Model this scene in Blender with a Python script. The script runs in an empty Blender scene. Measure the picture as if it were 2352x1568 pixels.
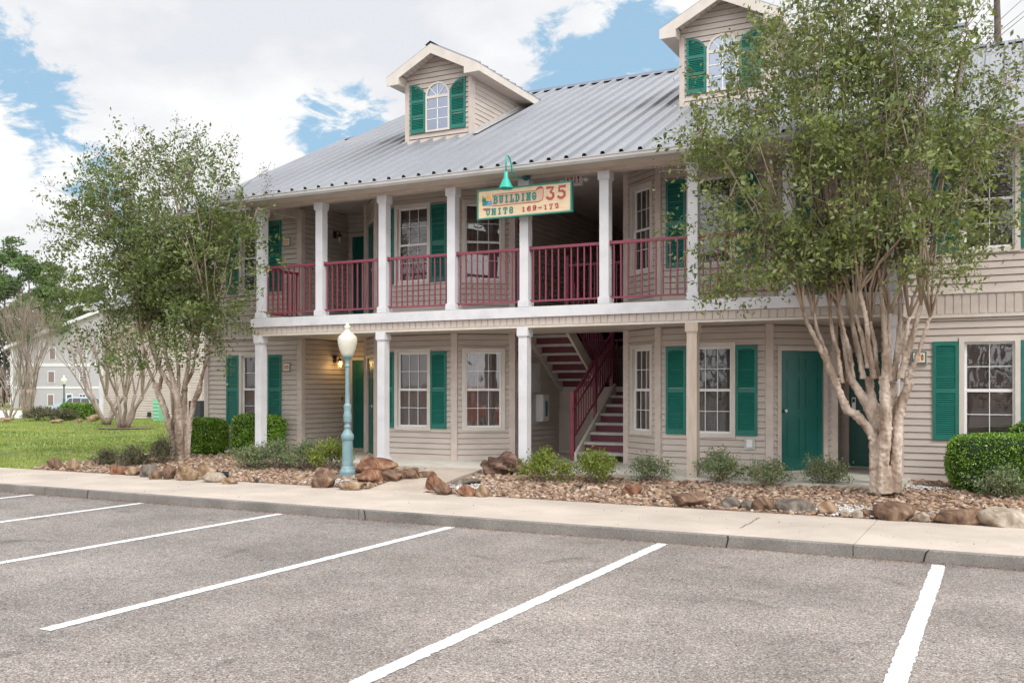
import bpy, bmesh, math, random
import numpy as np
from mathutils import Vector, Matrix, noise
R = math.radians
random.seed(7); rng = np.random.default_rng(7)
sc = bpy.context.scene
COL = sc.collection
# ------------------------------------------------------------------ camera
H = 1.70; YAW = 27.2; FPX = 2204.0; CY = 888.0
cam = bpy.data.cameras.new('camera'); camo = bpy.data.objects.new('camera', cam); COL.objects.link(camo)
cam.sensor_width = 36; cam.lens = 36*FPX/2352; cam.shift_y = (CY-784)/2352; cam.clip_end = 5000; cam.clip_start = .05
camo.location = (0, 0, H); camo.rotation_euler = (R(90), 0, R(YAW)); sc.camera = camo
# ------------------------------------------------------------------ sun and sky
SUN_EL, SUN_AZ = 48, 128        # azimuth clockwise from +Y (from the right front)
sun = bpy.data.lights.new('sun', 'SUN'); suno = bpy.data.objects.new('sun', sun); COL.objects.link(suno)
sun.energy = 1.5; sun.angle = R(14); sun.color = (1, .965, .92)
sd = Vector((math.sin(R(SUN_AZ))*math.cos(R(SUN_EL)), math.cos(R(SUN_AZ))*math.cos(R(SUN_EL)), math.sin(R(SUN_EL))))
suno.rotation_euler = sd.to_track_quat('Z', 'Y').to_euler(); suno.location = (10, -10, 20)
W = bpy.data.worlds.new('World'); sc.world = W; W.use_nodes = True
nt = W.node_tree; N = nt.nodes; N.clear()
def nn(t, **k):
    n = N.new(t)
    for a, b in k.items(): setattr(n, a, b)
    return n
L = nt.links.new
def pdir(x, y):
    u = (x-1176)/FPX; v = (CY-y)/FPX; a = R(YAW)
    f = Vector((-math.sin(a), math.cos(a), 0)); r = Vector((math.cos(a), math.sin(a), 0))
    return (f+r*u+Vector((0, 0, v))).normalized()
def mth(op, a, b=None, clamp=False):
    n = nn('ShaderNodeMath', operation=op); n.use_clamp = clamp
    for i, s in enumerate((a, b)):
        if s is None: continue
        if isinstance(s, (int, float)): n.inputs[i].default_value = s
        else: L(s, n.inputs[i])
    return n.outputs[0]
out = nn('ShaderNodeOutputWorld'); bg = nn('ShaderNodeBackground'); L(bg.outputs[0], out.inputs[0])
bg.inputs[1].default_value = .1
sky = nn('ShaderNodeTexSky', sky_type='NISHITA'); sky.sun_disc = False
sky.sun_elevation = R(SUN_EL); sky.sun_rotation = R(SUN_AZ); sky.air_density = 1.0; sky.dust_density = .6; sky.ozone_density = 1.5
tc = nn('ShaderNodeTexCoord'); sep = nn('ShaderNodeSeparateXYZ'); L(tc.outputs['Generated'], sep.inputs[0])
zz = mth('ADD', mth('MAXIMUM', sep.outputs[2], 0.0), .30)
cmb = nn('ShaderNodeCombineXYZ'); L(mth('DIVIDE', sep.outputs[0], zz), cmb.inputs[0]); L(mth('DIVIDE', sep.outputs[1], zz), cmb.inputs[1]); L(sep.outputs[2], cmb.inputs[2])
def fbm(scale, detail, rough, off=(0, 0, 0), dist=0.0):
    mp = nn('ShaderNodeMapping'); mp.inputs['Location'].default_value = off; L(cmb.outputs[0], mp.inputs[0])
    n = nn('ShaderNodeTexNoise'); n.inputs['Scale'].default_value = scale; n.inputs['Detail'].default_value = detail
    n.inputs['Roughness'].default_value = rough; n.inputs['Distortion'].default_value = dist; L(mp.outputs[0], n.inputs[0]); return n.outputs[0]
dens = mth('ADD', mth('ADD', mth('MULTIPLY', fbm(2.6, 10, .60, (3.1, 1.7, 0), .35), 1.5), mth('MULTIPLY', fbm(11.0, 9, .66, (1.1, 5.7, 2), .5), 1.0)), -.30)
for (x, y, r, a) in ((30, 300, 7, .36), (210, 335, 6, .30), (520, 250, 4, .14), (800, 275, 4.0, .30), (690, 305, 3.0, .25), (1330, 150, 5.5, .30), (1470, 160, 5, .34), (1540, 60, 4, .2), (600, 10, 3, .25), (20, 20, 3, .14), (1250, 110, 3, .18), (200, 80, 11, -.22), (20, 460, 6, -.25), (330, 200, 6, -.15)):
    d = pdir(x, y); dp = nn('ShaderNodeVectorMath', operation='DOT_PRODUCT'); nv = nn('ShaderNodeVectorMath', operation='NORMALIZE')
    L(tc.outputs['Generated'], nv.inputs[0]); L(nv.outputs[0], dp.inputs[0]); dp.inputs[1].default_value = d
    mr = nn('ShaderNodeMapRange', interpolation_type='SMOOTHSTEP'); L(dp.outputs['Value'], mr.inputs[0])
    mr.inputs[1].default_value = math.cos(R(r)); mr.inputs[2].default_value = 1; mr.inputs[3].default_value = 0; mr.inputs[4].default_value = a*.95
    dens = mth('SUBTRACT', dens, mr.outputs[0])
mk = nn('ShaderNodeMapRange', interpolation_type='SMOOTHSTEP'); L(dens, mk.inputs[0]); mk.inputs[1].default_value = .56; mk.inputs[2].default_value = .74
shade = nn('ShaderNodeMapRange'); L(fbm(2.4, 6, .55, (9, 4, 2)), shade.inputs[0]); shade.inputs[1].default_value = .40; shade.inputs[2].default_value = .58
cc = nn('ShaderNodeMix', data_type='RGBA'); L(shade.outputs[0], cc.inputs[0]); cc.inputs[6].default_value = (5.9, 6.05, 6.4, 1); cc.inputs[7].default_value = (7.3, 7.33, 7.35, 1)
bl = nn('ShaderNodeMix', data_type='RGBA'); bl.inputs[0].default_value = .85; L(sky.outputs[0], bl.inputs[6]); bl.inputs[7].default_value = (2.8, 4.5, 6.0, 1)
mx = nn('ShaderNodeMix', data_type='RGBA'); L(mk.outputs[0], mx.inputs[0]); L(bl.outputs[2], mx.inputs[6]); L(cc.outputs[2], mx.inputs[7])
# clouds brighten towards the veiled sun
gd = nn('ShaderNodeVectorMath', operation='DOT_PRODUCT'); L(tc.outputs['Generated'], gd.inputs[0]); gd.inputs[1].default_value = sd
gm = nn('ShaderNodeMapRange', interpolation_type='SMOOTHSTEP'); L(gd.outputs['Value'], gm.inputs[0]); gm.inputs[1].default_value = -.15; gm.inputs[2].default_value = 1; gm.inputs[3].default_value = 1; gm.inputs[4].default_value = 2.6
vs_ = nn('ShaderNodeVectorMath', operation='SCALE'); L(mx.outputs[2], vs_.inputs[0]); L(gm.outputs[0], vs_.inputs[3]); L(vs_.outputs[0], bg.inputs[0])
sc.view_settings.view_transform = 'Standard'; sc.view_settings.look = 'None'; sc.view_settings.exposure = 0.45; sc.view_settings.gamma = 1
sc.cycles.max_bounces = 8; sc.cycles.transparent_max_bounces = 24

# ------------------------------------------------------------------ helpers
def P(x, y, z=None, Y=None):
    """a point of the place seen at x, y of a 2352 px wide view: on height z or on the upright plane Y"""
    a = R(YAW); u = (x-1176)/FPX; v = (CY-y)/FPX
    dx = -math.sin(a)+math.cos(a)*u; dy = math.cos(a)+math.sin(a)*u
    t = Y/dy if Y is not None else (z-H)/v
    return Vector((dx*t, dy*t, H+v*t))
def tag(o, label=None, cat=None, group=None, kind=None):
    if label: o['label'] = label
    if cat: o['category'] = cat
    if group: o['group'] = group
    if kind: o['kind'] = kind
    return o
def empty(name, loc, label, cat, group=None, rz=0):
    o = bpy.data.objects.new(name, None); COL.objects.link(o); o.location = loc; o.rotation_euler = (0, 0, rz)
    return tag(o, label, cat, group)
def link(name, me, parent=None, loc=(0, 0, 0), rz=0, mats=()):
    o = bpy.data.objects.new(name, me); COL.objects.link(o)
    for m in mats: me.materials.append(m)
    if parent: o.parent = parent
    o.location = loc; o.rotation_euler = (0, 0, rz); return o
def copy_tree(o, parent=None):
    c = o.copy(); COL.objects.link(c); c.parent = parent
    for ch in list(o.children): copy_tree(ch, c)
    return c
class MB:
    def __init__(s): s.v = []; s.f = []; s.m = []
    def add(s, vs, fs, mi=0):
        b = len(s.v); s.v += [tuple(p) for p in vs]; s.f += [tuple(i+b for i in f) for f in fs]; s.m += [mi]*len(fs); return s
    def quad(s, a, b, c, d, mi=0): return s.add((a, b, c, d), ((0, 1, 2, 3),), mi)
    def box(s, x0, x1, y0, y1, z0, z1, mi=0, M=None):
        vs = [Vector(p) for p in ((x0, y0, z0), (x1, y0, z0), (x1, y1, z0), (x0, y1, z0), (x0, y0, z1), (x1, y0, z1), (x1, y1, z1), (x0, y1, z1))]
        if M is not None: vs = [M @ p for p in vs]
        return s.add(vs, ((0, 3, 2, 1), (4, 5, 6, 7), (0, 1, 5, 4), (1, 2, 6, 5), (2, 3, 7, 6), (3, 0, 4, 7)), mi)
    def bar(s, a, b, w, h, mi=0, up=(0, 0, 1)):
        a = Vector(a); b = Vector(b); d = (b-a); l = d.length; d.normalize(); up = Vector(up)
        if abs(d.dot(up)) > .98: up = Vector((0, 1, 0))
        x = d.cross(up).normalized(); z = x.cross(d)
        M = Matrix((x, d, z)).transposed().to_4x4(); M.translation = a
        return s.box(-w/2, w/2, 0, l, -h/2, h/2, mi, M)
    def tube(s, pts, rad, n=6, mi=0, cap=True):
        pts = [Vector(p) for p in pts]; rings = []
        if not hasattr(rad, '__len__'): rad = [rad]*len(pts)
        ref = Vector((.3, .9, .1)); b = len(s.v)
        for i, p in enumerate(pts):
            d = (pts[min(i+1, len(pts)-1)]-pts[max(i-1, 0)]).normalized()
            x = d.cross(ref)
            if x.length < .05: x = d.cross(Vector((1, 0, 0)))
            x.normalize(); y = d.cross(x); ref = -x.cross(d) if False else ref
            for k in range(n):
                a = 2*math.pi*k/n; s.v.append(tuple(p+(x*math.cos(a)+y*math.sin(a))*rad[i]))
        for i in range(len(pts)-1):
            for k in range(n):
                s.f.append((b+i*n+k, b+i*n+(k+1) % n, b+(i+1)*n+(k+1) % n, b+(i+1)*n+k)); s.m.append(mi)
        if cap:
            s.f.append(tuple(b+k for k in range(n))[::-1]); s.f.append(tuple(b+(len(pts)-1)*n+k for k in range(n))); s.m += [mi, mi]
        return s
    def lathe(s, prof, c=(0, 0, 0), n=20, mi=0, flute=0, lo=0, hi=0):
        b = len(s.v); c = Vector(c)
        for (r, z) in prof:
            for k in range(n):
                a = 2*math.pi*k/n; q = r
                if flute and lo <= z <= hi and k % 2: q = r*(1-flute)
                s.v.append((c.x+q*math.cos(a), c.y+q*math.sin(a), c.z+z))
        for i in range(len(prof)-1):
            for k in range(n):
                s.f.append((b+i*n+k, b+i*n+(k+1) % n, b+(i+1)*n+(k+1) % n, b+(i+1)*n+k)); s.m.append(mi)
        s.f.append(tuple(b+k for k in range(n))[::-1]); s.f.append(tuple(b+(len(prof)-1)*n+k for k in range(n))); s.m += [mi, mi]
        return s
    def poly(s, pts, mi=0): return s.add(pts, (tuple(range(len(pts))),), mi)
    def prism(s, pts2, y0, y1, mi=0, ax='y'):
        """outline in x,z pushed along y (or outline in x,y pushed along z)"""
        n = len(pts2)
        f = (lambda p, q: (p[0], q, p[1])) if ax == 'y' else ((lambda p, q: (p[0], p[1], q)) if ax == 'z' else (lambda p, q: (q, p[0], p[1])))
        vs = [f(p, y0) for p in pts2]+[f(p, y1) for p in pts2]
        fs = [tuple(range(n)), tuple(range(n, 2*n))[::-1]]+[(i, (i+1) % n+0, (i+1) % n+n, i+n)[::-1] for i in range(n)]
        return s.add(vs, fs, mi)
    def build(s, name, mat, parent=None, loc=(0, 0, 0), rz=0, smooth=False, origin=None, fix=True):
        me = bpy.data.meshes.new(name)
        v = s.v
        if origin is not None:
            o_ = Vector(origin); v = [(p[0]-o_.x, p[1]-o_.y, p[2]-o_.z) for p in v]
        me.from_pydata(v, [], s.f)
        mats = mat if isinstance(mat, (list, tuple)) else [mat]
        for m in mats: me.materials.append(m)
        if len(mats) > 1: me.polygons.foreach_set('material_index', s.m)
        if fix:
            bm = bmesh.new(); bm.from_mesh(me); bmesh.ops.recalc_face_normals(bm, faces=bm.faces); bm.to_mesh(me); bm.free()
        if smooth: me.polygons.foreach_set('use_smooth', [True]*len(me.polygons))
        me.update()
        return link(name, me, parent, loc, rz)
def fastmesh(name, V, F, smooth=False):
    me = bpy.data.meshes.new(name); V = np.asarray(V, dtype=np.float32); F = np.asarray(F, dtype=np.int32)
    me.vertices.add(len(V)); me.vertices.foreach_set('co', V.ravel())
    k = F.shape[1]; me.loops.add(F.size); me.loops.foreach_set('vertex_index', F.ravel())
    me.polygons.add(len(F)); me.polygons.foreach_set('loop_start', np.arange(0, F.size, k, dtype=np.int32))
    if smooth: me.polygons.foreach_set('use_smooth', np.ones(len(F), dtype=bool))
    me.update(calc_edges=True); return me

# ------------------------------------------------------------------ materials
def mat(name, c1, c2=None, rough=.6, metal=0, scale=4, bump=0, bscale=30, spec=.5, detail=6, stretch=(1, 1, 1), lo=.35, hi=.65, island=0, coat=0, sub=None):
    m = bpy.data.materials.new(name); m.use_nodes = True; t = m.node_tree; n = t.nodes; l = t.links.new
    p = n['Principled BSDF']; p.inputs['Roughness'].default_value = rough; p.inputs['Metallic'].default_value = metal
    p.inputs['Specular IOR Level'].default_value = spec; p.inputs['Coat Weight'].default_value = coat
    p.inputs['Base Color'].default_value = (*c1, 1)
    g = n.new('ShaderNodeNewGeometry'); tcn = n.new('ShaderNodeTexCoord'); mp = n.new('ShaderNodeMapping'); mp.inputs['Scale'].default_value = stretch
    l(tcn.outputs['Object'], mp.inputs[0])
    col = None
    if c2:
        nz = n.new('ShaderNodeTexNoise'); nz.inputs['Scale'].default_value = scale; nz.inputs['Detail'].default_value = detail; l(mp.outputs[0], nz.inputs[0])
        r = n.new('ShaderNodeMapRange'); l(nz.outputs[0], r.inputs[0]); r.inputs[1].default_value = lo; r.inputs[2].default_value = hi
        mi = n.new('ShaderNodeMix'); mi.data_type = 'RGBA'; l(r.outputs[0], mi.inputs[0]); mi.inputs[6].default_value = (*c1, 1); mi.inputs[7].default_value = (*c2, 1)
        col = mi.outputs[2]
    if island:
        hs = n.new('ShaderNodeHueSaturation'); r2 = n.new('ShaderNodeMapRange'); l(g.outputs['Random Per Island'], r2.inputs[0])
        r2.inputs[3].default_value = 1-island; r2.inputs[4].default_value = 1+island; l(r2.outputs[0], hs.inputs['Value'])
        if col: l(col, hs.inputs['Color'])
        else: hs.inputs['Color'].default_value = (*c1, 1)
        col = hs.outputs[0]
    if col: l(col, p.inputs['Base Color'])
    if bump:
        nb = n.new('ShaderNodeTexNoise'); nb.inputs['Scale'].default_value = bscale; nb.inputs['Detail'].default_value = 5; l(mp.outputs[0], nb.inputs[0])
        b = n.new('ShaderNodeBump'); b.inputs['Strength'].default_value = bump; b.inputs['Distance'].default_value = .01; l(nb.outputs[0], b.inputs['Height']); l(b.outputs[0], p.inputs['Normal'])
    return m
def ramp_island(name, cols, rough=.7, bump=.3, bscale=20, spec=.3, noise=None, trans=0):
    """colour by separate piece, a few real colours mixed"""
    m = bpy.data.materials.new(name); m.use_nodes = True; t = m.node_tree; n = t.nodes; l = t.links.new
    p = n['Principled BSDF']; p.inputs['Roughness'].default_value = rough; p.inputs['Specular IOR Level'].default_value = spec
    g = n.new('ShaderNodeNewGeometry'); cr = n.new('ShaderNodeValToRGB'); e = cr.color_ramp.elements
    for i in range(len(cols)-2): e.new(.5)
    for i, c in enumerate(cols): e[i].position = i/(len(cols)-1); e[i].color = (*c, 1)
    fac = g.outputs['Random Per Island']
    tcn = n.new('ShaderNodeTexCoord')
    if noise:
        sc_, amt = noise
        nz = n.new('ShaderNodeTexNoise'); nz.inputs['Scale'].default_value = sc_; nz.inputs['Detail'].default_value = 3; l(tcn.outputs['Object'], nz.inputs[0])
        r = n.new('ShaderNodeMapRange'); l(nz.outputs[0], r.inputs[0]); r.inputs[1].default_value = .3; r.inputs[2].default_value = .7
        mm = n.new('ShaderNodeMix'); mm.inputs[0].default_value = amt; l(fac, mm.inputs[2]); l(r.outputs[0], mm.inputs[3]); fac = mm.outputs[0]
    l(fac, cr.inputs[0]); l(cr.outputs[0], p.inputs['Base Color'])
    if bump:
        nb = n.new('ShaderNodeTexNoise'); nb.inputs['Scale'].default_value = bscale; nb.inputs['Detail'].default_value = 5; l(tcn.outputs['Object'], nb.inputs[0])
        b = n.new('ShaderNodeBump'); b.inputs['Strength'].default_value = bump; b.inputs['Distance'].default_value = .01; l(nb.outputs[0], b.inputs['Height']); l(b.outputs[0], p.inputs['Normal'])
    if trans:
        tr = n.new('ShaderNodeBsdfTranslucent'); l(cr.outputs[0], tr.inputs[0]); ms = n.new('ShaderNodeMixShader'); ms.inputs[0].default_value = trans
        l(p.outputs[0], ms.inputs[1]); l(tr.outputs[0], ms.inputs[2]); l(ms.outputs[0], n['Material Output'].inputs[0])
    return m
SID1 = (.530, .460, .405); SID2 = (.47, .405, .355)
M = {}
M['siding'] = mat('vinyl_siding', SID1, SID2, .55, scale=2.0, bump=.08, bscale=60, stretch=(1, 1, 4))
M['trimtan'] = mat('tan_trim', (.565, .485, .43), (.49, .41, .36), .5, scale=5)
M['cream'] = mat('cream_trim', (.63, .575, .515), (.57, .51, .45), .5, scale=5)
M['white'] = mat('white_paint', (.64, .635, .65), (.50, .495, .51), .5, scale=3, bump=.1, lo=.45, hi=.8)
M['vinyl'] = mat('white_vinyl', (.74, .73, .72), None, .35)
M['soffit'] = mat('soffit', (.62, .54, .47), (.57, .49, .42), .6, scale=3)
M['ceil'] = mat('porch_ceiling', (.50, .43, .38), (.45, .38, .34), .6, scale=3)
M['gutter'] = mat('gutter_metal', (.47, .455, .435), (.41, .395, .375), .4, scale=3)
M['roof'] = mat('galvanised_roof', (.295, .305, .325), (.26, .27, .29), .42, metal=.35, scale=.7)
M['ridge'] = mat('ridge_metal', (.13, .15, .20), None, .4, metal=.4)
M['green'] = mat('shutter_green', (.010, .168, .128), (.008, .14, .106), .4, scale=6)
M['door'] = mat('door_green', (.004, .115, .092), (.003, .098, .08), .35, scale=3)
M['rail'] = mat('railing_paint', (.235, .045, .075), (.20, .04, .065), .4, scale=8)
M['maroon'] = mat('riser_maroon', (.15, .025, .045), (.11, .02, .035), .5, scale=5)
M['conc'] = mat('concrete', (.56, .53, .47), (.47, .44, .38), .8, scale=3, bump=.2, bscale=80)
M['tread'] = mat('tread_concrete', (.50, .48, .45), (.40, .38, .36), .8, scale=6, bump=.2)
M['dark'] = mat('dark_void', (.012, .011, .012), None, .9)
M['black'] = mat('black_metal', (.02, .02, .022), None, .4)
M['brass'] = mat('brass', (.55, .35, .12), None, .3, metal=1)
M['steel'] = mat('steel', (.6, .6, .6), None, .3, metal=.9)
M['red'] = mat('red_paint', (.45, .02, .03), None, .35)
M['greybox'] = mat('grey_enamel', (.50, .50, .48), (.42, .42, .40), .45, scale=5)
M['wood'] = mat('bare_post', (.58, .49, .41), (.50, .41, .33), .7, scale=4, bump=.3, stretch=(4, 4, .6))
M['blind'] = mat('brown_blinds', (.40, .29, .26), (.30, .21, .185), .6, scale=2)
M['blindlight'] = mat('pale_curtain', (.36, .33, .31), (.22, .18, .17), .7, scale=3, stretch=(6, 1, .5))
M['glass'] = bpy.data.materials.new('window_glass'); m = M['glass']; m.use_nodes = True; t = m.node_tree; n = t.nodes; n.remove(n['Principled BSDF'])
tr = n.new('ShaderNodeBsdfTransparent'); tr.inputs[0].default_value = (.75, .78, .78, 1); gl = n.new('ShaderNodeBsdfGlossy'); gl.inputs['Roughness'].default_value = .02
fr = n.new('ShaderNodeFresnel'); fr.inputs[0].default_value = 1.55; ma = n.new('ShaderNodeMath'); ma.operation = 'MULTIPLY_ADD'; ma.inputs[1].default_value = 1.4; ma.inputs[2].default_value = .07
ms = n.new('ShaderNodeMixShader'); t.links.new(fr.outputs[0], ma.inputs[0]); t.links.new(ma.outputs[0], ms.inputs[0]); t.links.new(tr.outputs[0], ms.inputs[1]); t.links.new(gl.outputs[0], ms.inputs[2]); t.links.new(ms.outputs[0], n['Material Output'].inputs[0])
nbm = n.new('ShaderNodeTexNoise'); nbm.inputs['Scale'].default_value = 2.2; bb = n.new('ShaderNodeBump'); bb.inputs['Strength'].default_value = .12; bb.inputs['Distance'].default_value = .02
t.links.new(nbm.outputs[0], bb.inputs['Height']); t.links.new(bb.outputs[0], gl.inputs['Normal'])
def emis(name, c, s):
    m = bpy.data.materials.new(name); m.use_nodes = True; p = m.node_tree.nodes['Principled BSDF']; p.inputs['Base Color'].default_value = (*c, 1)
    p.inputs['Emission Color'].default_value = (*c, 1); p.inputs['Emission Strength'].default_value = s; return m
M['lit'] = emis('lit_bulb', (1, .55, .18), 9)
M['lantern_glass'] = mat('lantern_glass', (.55, .50, .42), None, .15); M['lantern_glass'].node_tree.nodes['Principled BSDF'].inputs['Alpha'].default_value = .35

# ------------------------------------------------------------------ the building
Z0, ZU = .34, 3.02
ROOT = Vector((-7.08, 15.4, Z0))
B = empty('apartment_building', ROOT, 'two storey tan sided building with green shutters, metal roof, dormers and maroon balcony railings', 'building')
def bp(name, mb, m, parent=B, **k): return mb.build(name, m, parent, origin=ROOT, **k)
def place(o, loc, rz=0, parent=B):
    o.parent = parent; o.location = Vector(loc)-ROOT; o.rotation_euler = (0, 0, rz)
EXP = .1016
def siding(mb, p0, p1, z0, z1, holes=(), top=None, off=.022):
    """lapped boards; holes = (u0,u1,za,zb); top(u)->z for a raked top"""
    p0 = Vector((*p0, 0)); p1 = Vector((*p1, 0)); d = p1-p0; ln = d.length; d.normalize(); nrm = Vector((d.y, -d.x, 0))
    k = 0
    z = z0
    while z < z1-1e-4:
        zt = min(z+EXP, z1); zg = zt-.011; br = sorted({z, zt, max(z, zg)}|{h for H_ in holes for h in H_[2:4] if z < h < zt})
        for a, b in zip(br[:-1], br[1:]):
            mid = (a+b)/2; iv = [(0.0, ln)]
            for (u0, u1, za, zb) in holes:
                if za <= mid <= zb:
                    nv = []
                    for (s, e) in iv:
                        if u1 <= s or u0 >= e: nv.append((s, e)); continue
                        if u0 > s: nv.append((s, u0))
                        if u1 < e: nv.append((u1, e))
                    iv = nv
            if top:
                nv = []
                for (s, e) in iv:
                    us = [s+(e-s)*i/60 for i in range(61) if top(s+(e-s)*i/60) >= mid]
                    if len(us) > 1: nv.append((us[0], us[-1]))
                iv = nv
            oa = off*(1-.8*(a-z)/EXP); ob = off*(1-.8*(b-z)/EXP)
            if a >= zg-1e-6: oa = ob = -.016
            for (s, e) in iv:
                A = p0+d*s; E = p0+d*e
                mb.quad(A+nrm*oa+Vector((0, 0, a)), E+nrm*oa+Vector((0, 0, a)), E+nrm*ob+Vector((0, 0, b)), A+nrm*ob+Vector((0, 0, b)))
                if abs(a-z) < 1e-6: mb.quad(A-nrm*.016+Vector((0, 0, a)), E-nrm*.016+Vector((0, 0, a)), E+nrm*oa+Vector((0, 0, a)), A+nrm*oa+Vector((0, 0, a)))
                if abs(b-zg) < 1e-6: mb.quad(A+nrm*ob+Vector((0, 0, b)), E+nrm*ob+Vector((0, 0, b)), E-nrm*.016+Vector((0, 0, b)), A-nrm*.016+Vector((0, 0, b)))
        z = zt
    # sheathing behind so no light leaks
def backing(mb, p0, p1, z0, z1, holes=(), th=.12):
    p0 = Vector((*p0, 0)); p1 = Vector((*p1, 0)); d = p1-p0; ln = d.length; d.normalize(); nrm = Vector((d.y, -d.x, 0))
    us = sorted({0, ln}|{h for H_ in holes for h in H_[:2]}); zs = sorted({z0, z1}|{h for H_ in holes for h in H_[2:4]})
    for u0, u1 in zip(us[:-1], us[1:]):
        for a, b in zip(zs[:-1], zs[1:]):
            um, zm = (u0+u1)/2, (a+b)/2
            if any(h[0] < um < h[1] and h[2] < zm < h[3] for h in holes): continue
            q = [p0+d*u0-nrm*.020, p0+d*u1-nrm*.020]
            mb.quad(q[0]+Vector((0, 0, a)), q[1]+Vector((0, 0, a)), q[1]+Vector((0, 0, b)), q[0]+Vector((0, 0, b)))
def corner(mb, p, z0, z1, w=.085, t=.026, ang=0):
    Mx = Matrix.Translation((p[0], p[1], 0)) @ Matrix.Rotation(ang, 4, 'Z'); mb.box(-w/2-.01, w/2+.01, -t-.005, w-.02, z0, z1, 0, Mx)

# window, local: x across, -y out of the wall, z up from frame bottom; origin on the wall face
def make_window(w, h, cols, blind, light=False):
    tw = .068; mb = MB()
    for (a, b, c, d) in ((-w/2, w/2, h-tw, h), (-w/2, w/2, 0, tw), (-w/2, -w/2+tw, tw, h-tw), (w/2-tw, w/2, tw, h-tw)): mb.box(a, b, -.038, .03, c, d)
    wf = mb.build('window', M['cream'])
    iw = w/2-tw; s = MB(); sw = .034
    for (z0, z1, y) in ((tw, h/2+.012, .012), (h/2-.012, h-tw, .026)):
        s.box(-iw, -iw+sw, y, y+.025, z0, z1); s.box(iw-sw, iw, y, y+.025, z0, z1)
        s.box(-iw+sw, iw-sw, y, y+.025, z0, z0+sw); s.box(-iw+sw, iw-sw, y, y+.025, z1-sw, z1)
        for c in range(1, cols):
            x = -iw+sw+(2*iw-2*sw)*c/cols; s.box(x-.0055, x+.0055, y+.004, y+.012, z0+sw, z1-sw)
        zm = (z0+z1)/2; s.box(-iw+sw, iw-sw, y+.005, y+.013, zm-.0055, zm+.0055)
    sash = s.build('sash', M['vinyl'], wf)
    g = MB(); g.quad((-iw+.01, .031, tw+.01), (iw-.01, .031, tw+.01), (iw-.01, .031, h/2), (-iw+.01, .031, h/2)); g.quad((-iw+.01, .045, h/2), (iw-.01, .045, h/2), (iw-.01, .045, h-tw-.01), (-iw+.01, .045, h-tw-.01))
    g.build('glass', M['glass'], wf, fix=False)
    b = MB()
    if blind:
        z = tw
        while z < h-tw: b.box(-iw+.01, iw-.01, .10, .125, z, z+.030); z += .042
        b.quad((-iw, .15, tw), (iw, .15, tw), (iw, .15, h-tw), (-iw, .15, h-tw))
    else:
        k = 24
        for i in range(k):
            x0 = -iw+2*iw*i/k; x1 = x0+2*iw/k; y0 = .12+.018*math.sin(i*1.9); y1 = .12+.018*math.sin((i+1)*1.9)
            b.quad((x0, y0, tw), (x1, y1, tw), (x1, y1, h-tw), (x0, y0, h-tw))
    b.box(-iw-.005, -iw, .03, .18, tw, h-tw); b.box(iw, iw+.005, .03, .18, tw, h-tw); b.box(-iw, iw, .03, .18, tw-.005, tw); b.box(-iw, iw, .03, .18, h-tw, h-tw+.005)
    b.box(-iw, iw, .18, .19, tw, h-tw)
    b.build('blind' if blind else 'curtain', M['blindlight'] if light else M['blind'], wf)
    return wf
WPROTO = {}
def add_window(x, y, z, rz, cols=3, blind=False, light=False, w=.81, h=1.54):
    k = (cols, blind, light, w, h)
    if k not in WPROTO: o = WPROTO[k] = make_window(w, h, cols, blind, light)
    else: o = copy_tree(WPROTO[k])
    place(o, (x, y, z), rz)
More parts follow.
